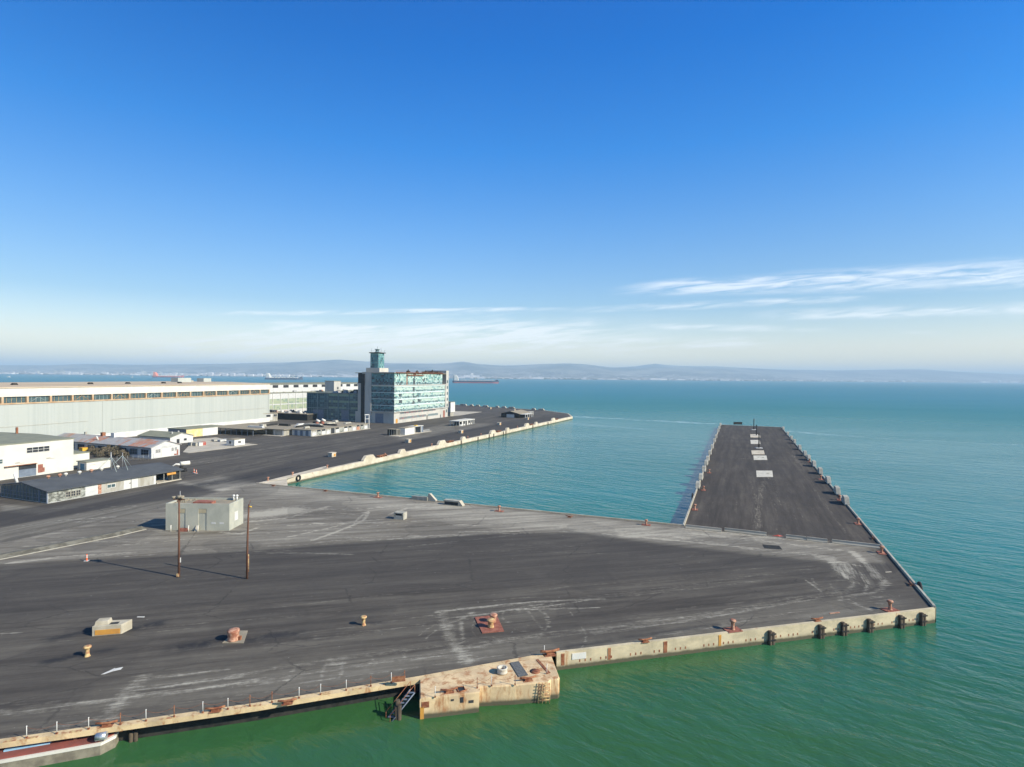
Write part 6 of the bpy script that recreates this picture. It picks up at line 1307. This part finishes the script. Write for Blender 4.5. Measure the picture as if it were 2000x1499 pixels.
for i, (x, l) in enumerate(((1.75, 'left'), (5.65, 'middle'), (7.75, 'right'))):
    if bb is None:
        bb = thing('guard_post', '', 'guard post', group='white guard posts before the blockhouse'); b = MB(); b.tube([(0, 0, 0), (0, 0, 1.25)], .11, 8); b.build('post', M['whitew'], bb); b = MB(); b.lathe([(.15, 0), (.15, .08), (0, .14)], z=1.25, n=8); b.build('cap', M['whitew'], bb); o = bb
    else: o = dup(bb, (0, 0, 0), 0, '')
    o.location = O+Vector((x, -1.0, 0)); o['label'] = f'short white guard post in front of the blockhouse, {l} of three'
for i, (u, v, vt, l) in enumerate(((349.5, 1127, 977, 'tall brown pole with a cluster of tan floodlights, left of two'), (482.5, 1131, 985, 'tall brown pole with a small yellow bracket, right of two'))):
    P = G(u, v); hp_ = H*(1-(vt-horizon(u))/(v-horizon(u))); t = thing('light_pole', l, 'pole', P, 0)
    b = MB(); b.tube([(0, 0, 0), (.0 if i == 0 else .05, 0, hp_*.5), (0 if i == 0 else .25, 0, hp_)], .20, 10, .13); b.build('pole', M['pole'], t)
    if i == 0:
        b = MB(); b.box(-.95, .95, -.09, .09, hp_+.05, hp_+.22); b.box(-.12, .12, -.5, .5, hp_-.15, hp_+.03); b.build('crossarm', M['pole'], t)
        for x, y, z, s in ((-1.0, .1, .45, .34), (-.05, .15, .55, .42), (.3, .3, .5, .38), (.55, -.1, .45, .25), (-.45, .3, .2, .26)):
            h_ = MB(); h_.lathe([(s*.25, -s), (s*.6, -s*.6), (s, -s*.1), (s, s*.35), (s*.7, s*.6), (0, s*.6)], x, y, 12, hp_+z); h_.build('floodlight', M['roofc'] if x else M['bollard'], t)
        b = MB(); b.tube([(.15, 0, hp_), (.18, 0, hp_+1.6)], .035, 5); b.build('antenna', M['clap'], t); b = MB(); b.box(.18, .30, -.06, .06, 2.5, 3.3); b.build('white_plate', M['white'], t)
        b = MB(); b.box(-.25, .12, -.32, -.15, .1, .6); b.build('junction_box', M['bollard'], t)
    else:
        b = MB(); b.tube([(.2, 0, hp_-.35), (.75, 0, hp_-.45)], .10, 8); b.build('bracket', M['yellow'], t)
        b = MB(); b.tube([(.28, 0, hp_-.1), (.5, 0, hp_+.7), (.6, 0, hp_+.3)], .03, 4); b.build('wire_hook', M['rust'], t); b = MB(); b.tube([(.24, 0, 1.2), (.25, 0, 4.2)], .07, 6); b.build('conduit', M['bollard'], t)
        b = MB(); b.box(1.9, 2.3, .2, .5, hp_-.5, hp_-.2)
def cone(P, label, s=1.0):
    t = thing('traffic_delineator', label, 'traffic marker', P); b = MB(); b.lathe([(.14, .08), (.11, .5), (.09, 1.05), (.05, 1.1), (0, 1.1)], n=10); b.build('tube', M['orange'], t); b = MB(); b.lathe([(.122, .55), (.118, .7)], n=10); b.lathe([(.110, .8), (.105, .92)], n=10); b.build('reflective_band', M['white'], t); b = MB(); b.box(-.3, .3, -.3, .3, 0.004, .08); b.build('base', M['clap'], t); t.scale = (s,)*3
cone(G(169.5, 1096), 'single orange and white traffic post at the edge of the dark asphalt', 1.15); cone(G(379, 924), 'orange marker standing on the road right of the white tank lift', 1.3); cone(G(383.5, 925), 'second orange marker on the road, right of its twin', 1.2)
# raised embankment edge with its low retaining kerb
kp = [G(*q) for q in ((-160, 1121), (0, 1094), (120, 1070), (230, 1048), (286, 1034.5))]
t = thing('retaining_kerb', 'low pale retaining kerb running left from the blockhouse', 'kerb'); b = MB(); strip(b, kp, -.05, .05, 0.004, .14); b.build('kerb', M['boards'], t)
kb = offset(kp, -1.6); kc = offset(kp, -4.6); b = MB(); n_ = len(kp); k0 = offset(kp, -.13)
b.mesh([(p.x, p.y, .10) for p in k0]+[(p.x, p.y, .55) for p in kb]+[(p.x, p.y, .006) for p in kc], [(r_*n_+i, r_*n_+i+1, (r_+1)*n_+i+1, (r_+1)*n_+i) for r_ in (0, 1) for i in range(n_-1)])
o = b.build('embankment', mat('gravel_bank', (.095, .085, .062), (.20, .185, .14), .5, rough=1, bump=.8, bscale=3, grime=.5, grimec=(.085, .075, .05))); o['kind'] = 'structure'

# ------------------------------------------------------------------ finger pier furniture
base = None
pads = [(638, 708, 170, 190), (640, 708, 207, 233), (646, 736, 279, 304), (660, 754, 312, 341), (679, 793, 414, 456)]
for i, (x0, x1, y0, y1) in enumerate(pads):
    U = lambda x: 1280+x*.29; V_ = lambda y: 800+y*.29
    ps = [G(U(x0+3), V_(y1)), G(U(x1), V_(y1)), G(U(x1-6), V_(y0)), G(U(x0), V_(y0))]; c_ = sum(ps, Vector())/4
    t = thing('concrete_pad', f'pale concrete pad on the middle of the finger pier, {ORD[4-i]} from the near end', 'concrete pad', c_, group='pale pads along the finger pier')
    b = MB(); b.prism([tuple((p-c_)[:2]) for p in ps], .004, .22 if i in (0, 2) else .10); b.build('slab', M['padc'] if i in (1, 3, 4) else M['quaylt'], t)
    b = MB(); e = .23 if i in (0, 2) else .11
    for k, (x, y) in enumerate(((-1, .5), (.8, -.3), (1.2, .8)) if i in (3, 4) else ((0, 0),)): b.box(x, x+.9, y, y+.35, e, e+.08)
    b.build('fixing', M['boards'], t)
for i, (zx, zy, zt, l) in enumerate(((663, 138, 68, 'farthest'), (680, 178, 110, 'middle'), (697, 262, 165, 'nearest'))):
    P = G(1280+zx*.29, 800+zy*.29); hh = H*(1-(800+zt*.29-horizon(1475))/(P.y and (H*FP/P.y))); t = thing('light_pole', f'thin dark pole on the finger pier, {l} of three', 'pole', P, group='dark poles on the finger pier')
    b = MB(); b.tube([(0, 0, .2), (0, 0, hh+.6)], .34, 8, .26); b.build('pole', M['black'], t); b = MB(); b.box(-1.6, 1.6, -1, 1, .004, .35); b.build('base', M['clap'], t); b = MB(); b.box(-.5, .5, -.1, .1, hh-.5, hh-.2); b.build('crossarm', M['timber'], t)
P = G(1433, 829.5); b = MB(); b.box(0, 6.5, 0, .5, 0, 1.9); o = b.build('dark_board', M['under']); o.location = P; tag(o, 'dark upright board at the far end of the finger pier', 'board'); b = MB(); b.box(.3, .6, .5, 1.6, 0, .3); b.box(5.9, 6.2, .5, 1.6, 0, .3); b.build('foot', M['under'], o)
# low barriers across the pier's root
prev = None
for i, (u0, v0, u1, v1) in enumerate(((1339, 1031.5, 1409, 1039), (1415, 1037.8, 1497, 1047), (1535, 1051, 1575, 1055.5), (1576, 1055.8, 1616, 1060.5), (1625, 1060.8, 1719, 1071.5))):
    A1, B1 = G(u0, v0), G(u1, v1); L1 = (B1-A1).length; t = thing('road_barrier', f'low pale concrete barrier across the pier root, {ORD[i]} from the left', 'barrier', A1, math.atan2((B1-A1).y, (B1-A1).x), 'low barriers across the finger pier root')
    b = MB(); b.extx([(-.30, 0), (.30, 0), (.30, .12), (.14, .38), (.11, .80), (-.11, .80), (-.14, .38), (-.30, .12)], 0, L1); b.build('barrier_body', M['pad'], t)
    b = MB(); b.box(0, L1, .8, 1.05, 0.004, .26); b.build('rear_rail', M['block'], t)
b = MB(); b.prism([tuple(G(*q)[:2]) for q in ((1489, 1064), (1522, 1066.5), (1528, 1074), (1493, 1071.5))], .006, .03); o = b.build('steel_road_plate', M['under']); tag(o, 'dark steel plate on the pale dusty strip below the barriers', 'road plate')
b = MB(); P = G(1508, 1047.5); b.mesh([(0, 0, .05), (1.1, .1, .05), (1.7, -.25, .05), (2.4, -.1, .05), (1.4, -.4, .05), (1.3, -.1, .35)], [(0, 4, 5), (4, 2, 5), (2, 1, 5), (1, 0, 5), (2, 3, 5), (3, 4, 5), (0, 1, 2, 4)]); o = b.build('red_tarp', M['red']); o.location = P; tag(o, 'crumpled red sheet lying between the second and third barriers', 'tarp')
for i, (u, v, L, rz, mm, l) in enumerate(((1735, 1118, 1.3, .2, 'pad', 'pale timber plank on asphalt near the right pier edge'), (1630, 1198, 1.8, .25, 'bolpink', 'flat rusty strip lying near the quay between the bollards'), (275, 1206, 1.0, 0, 'white', 'small white scrap lying above the concrete block'))):
    b = MB(); b.box(-L/2, L/2, -.09, .09, .004, .08); o = b.build('plank', M[mm]); o.location = G(u, v); o.rotation_euler = (0, 0, rz); tag(o, l, 'scrap')
b = MB(); s = .055
for poly in ([(0, 0), (.35, .1), (.85, .75), (.6, 1.5), (.4, .9)], [(.62, 1.3), (1.4, 1.7), (1.5, 1.15), (.88, .75)]): b.prism(poly, .004, .02)
o = b.build('white_paint_mark', M['white']); o.location = G(197, 1318); tag(o, 'splashed white paint mark on the asphalt below the leftmost bollard', 'paint mark')
haze()
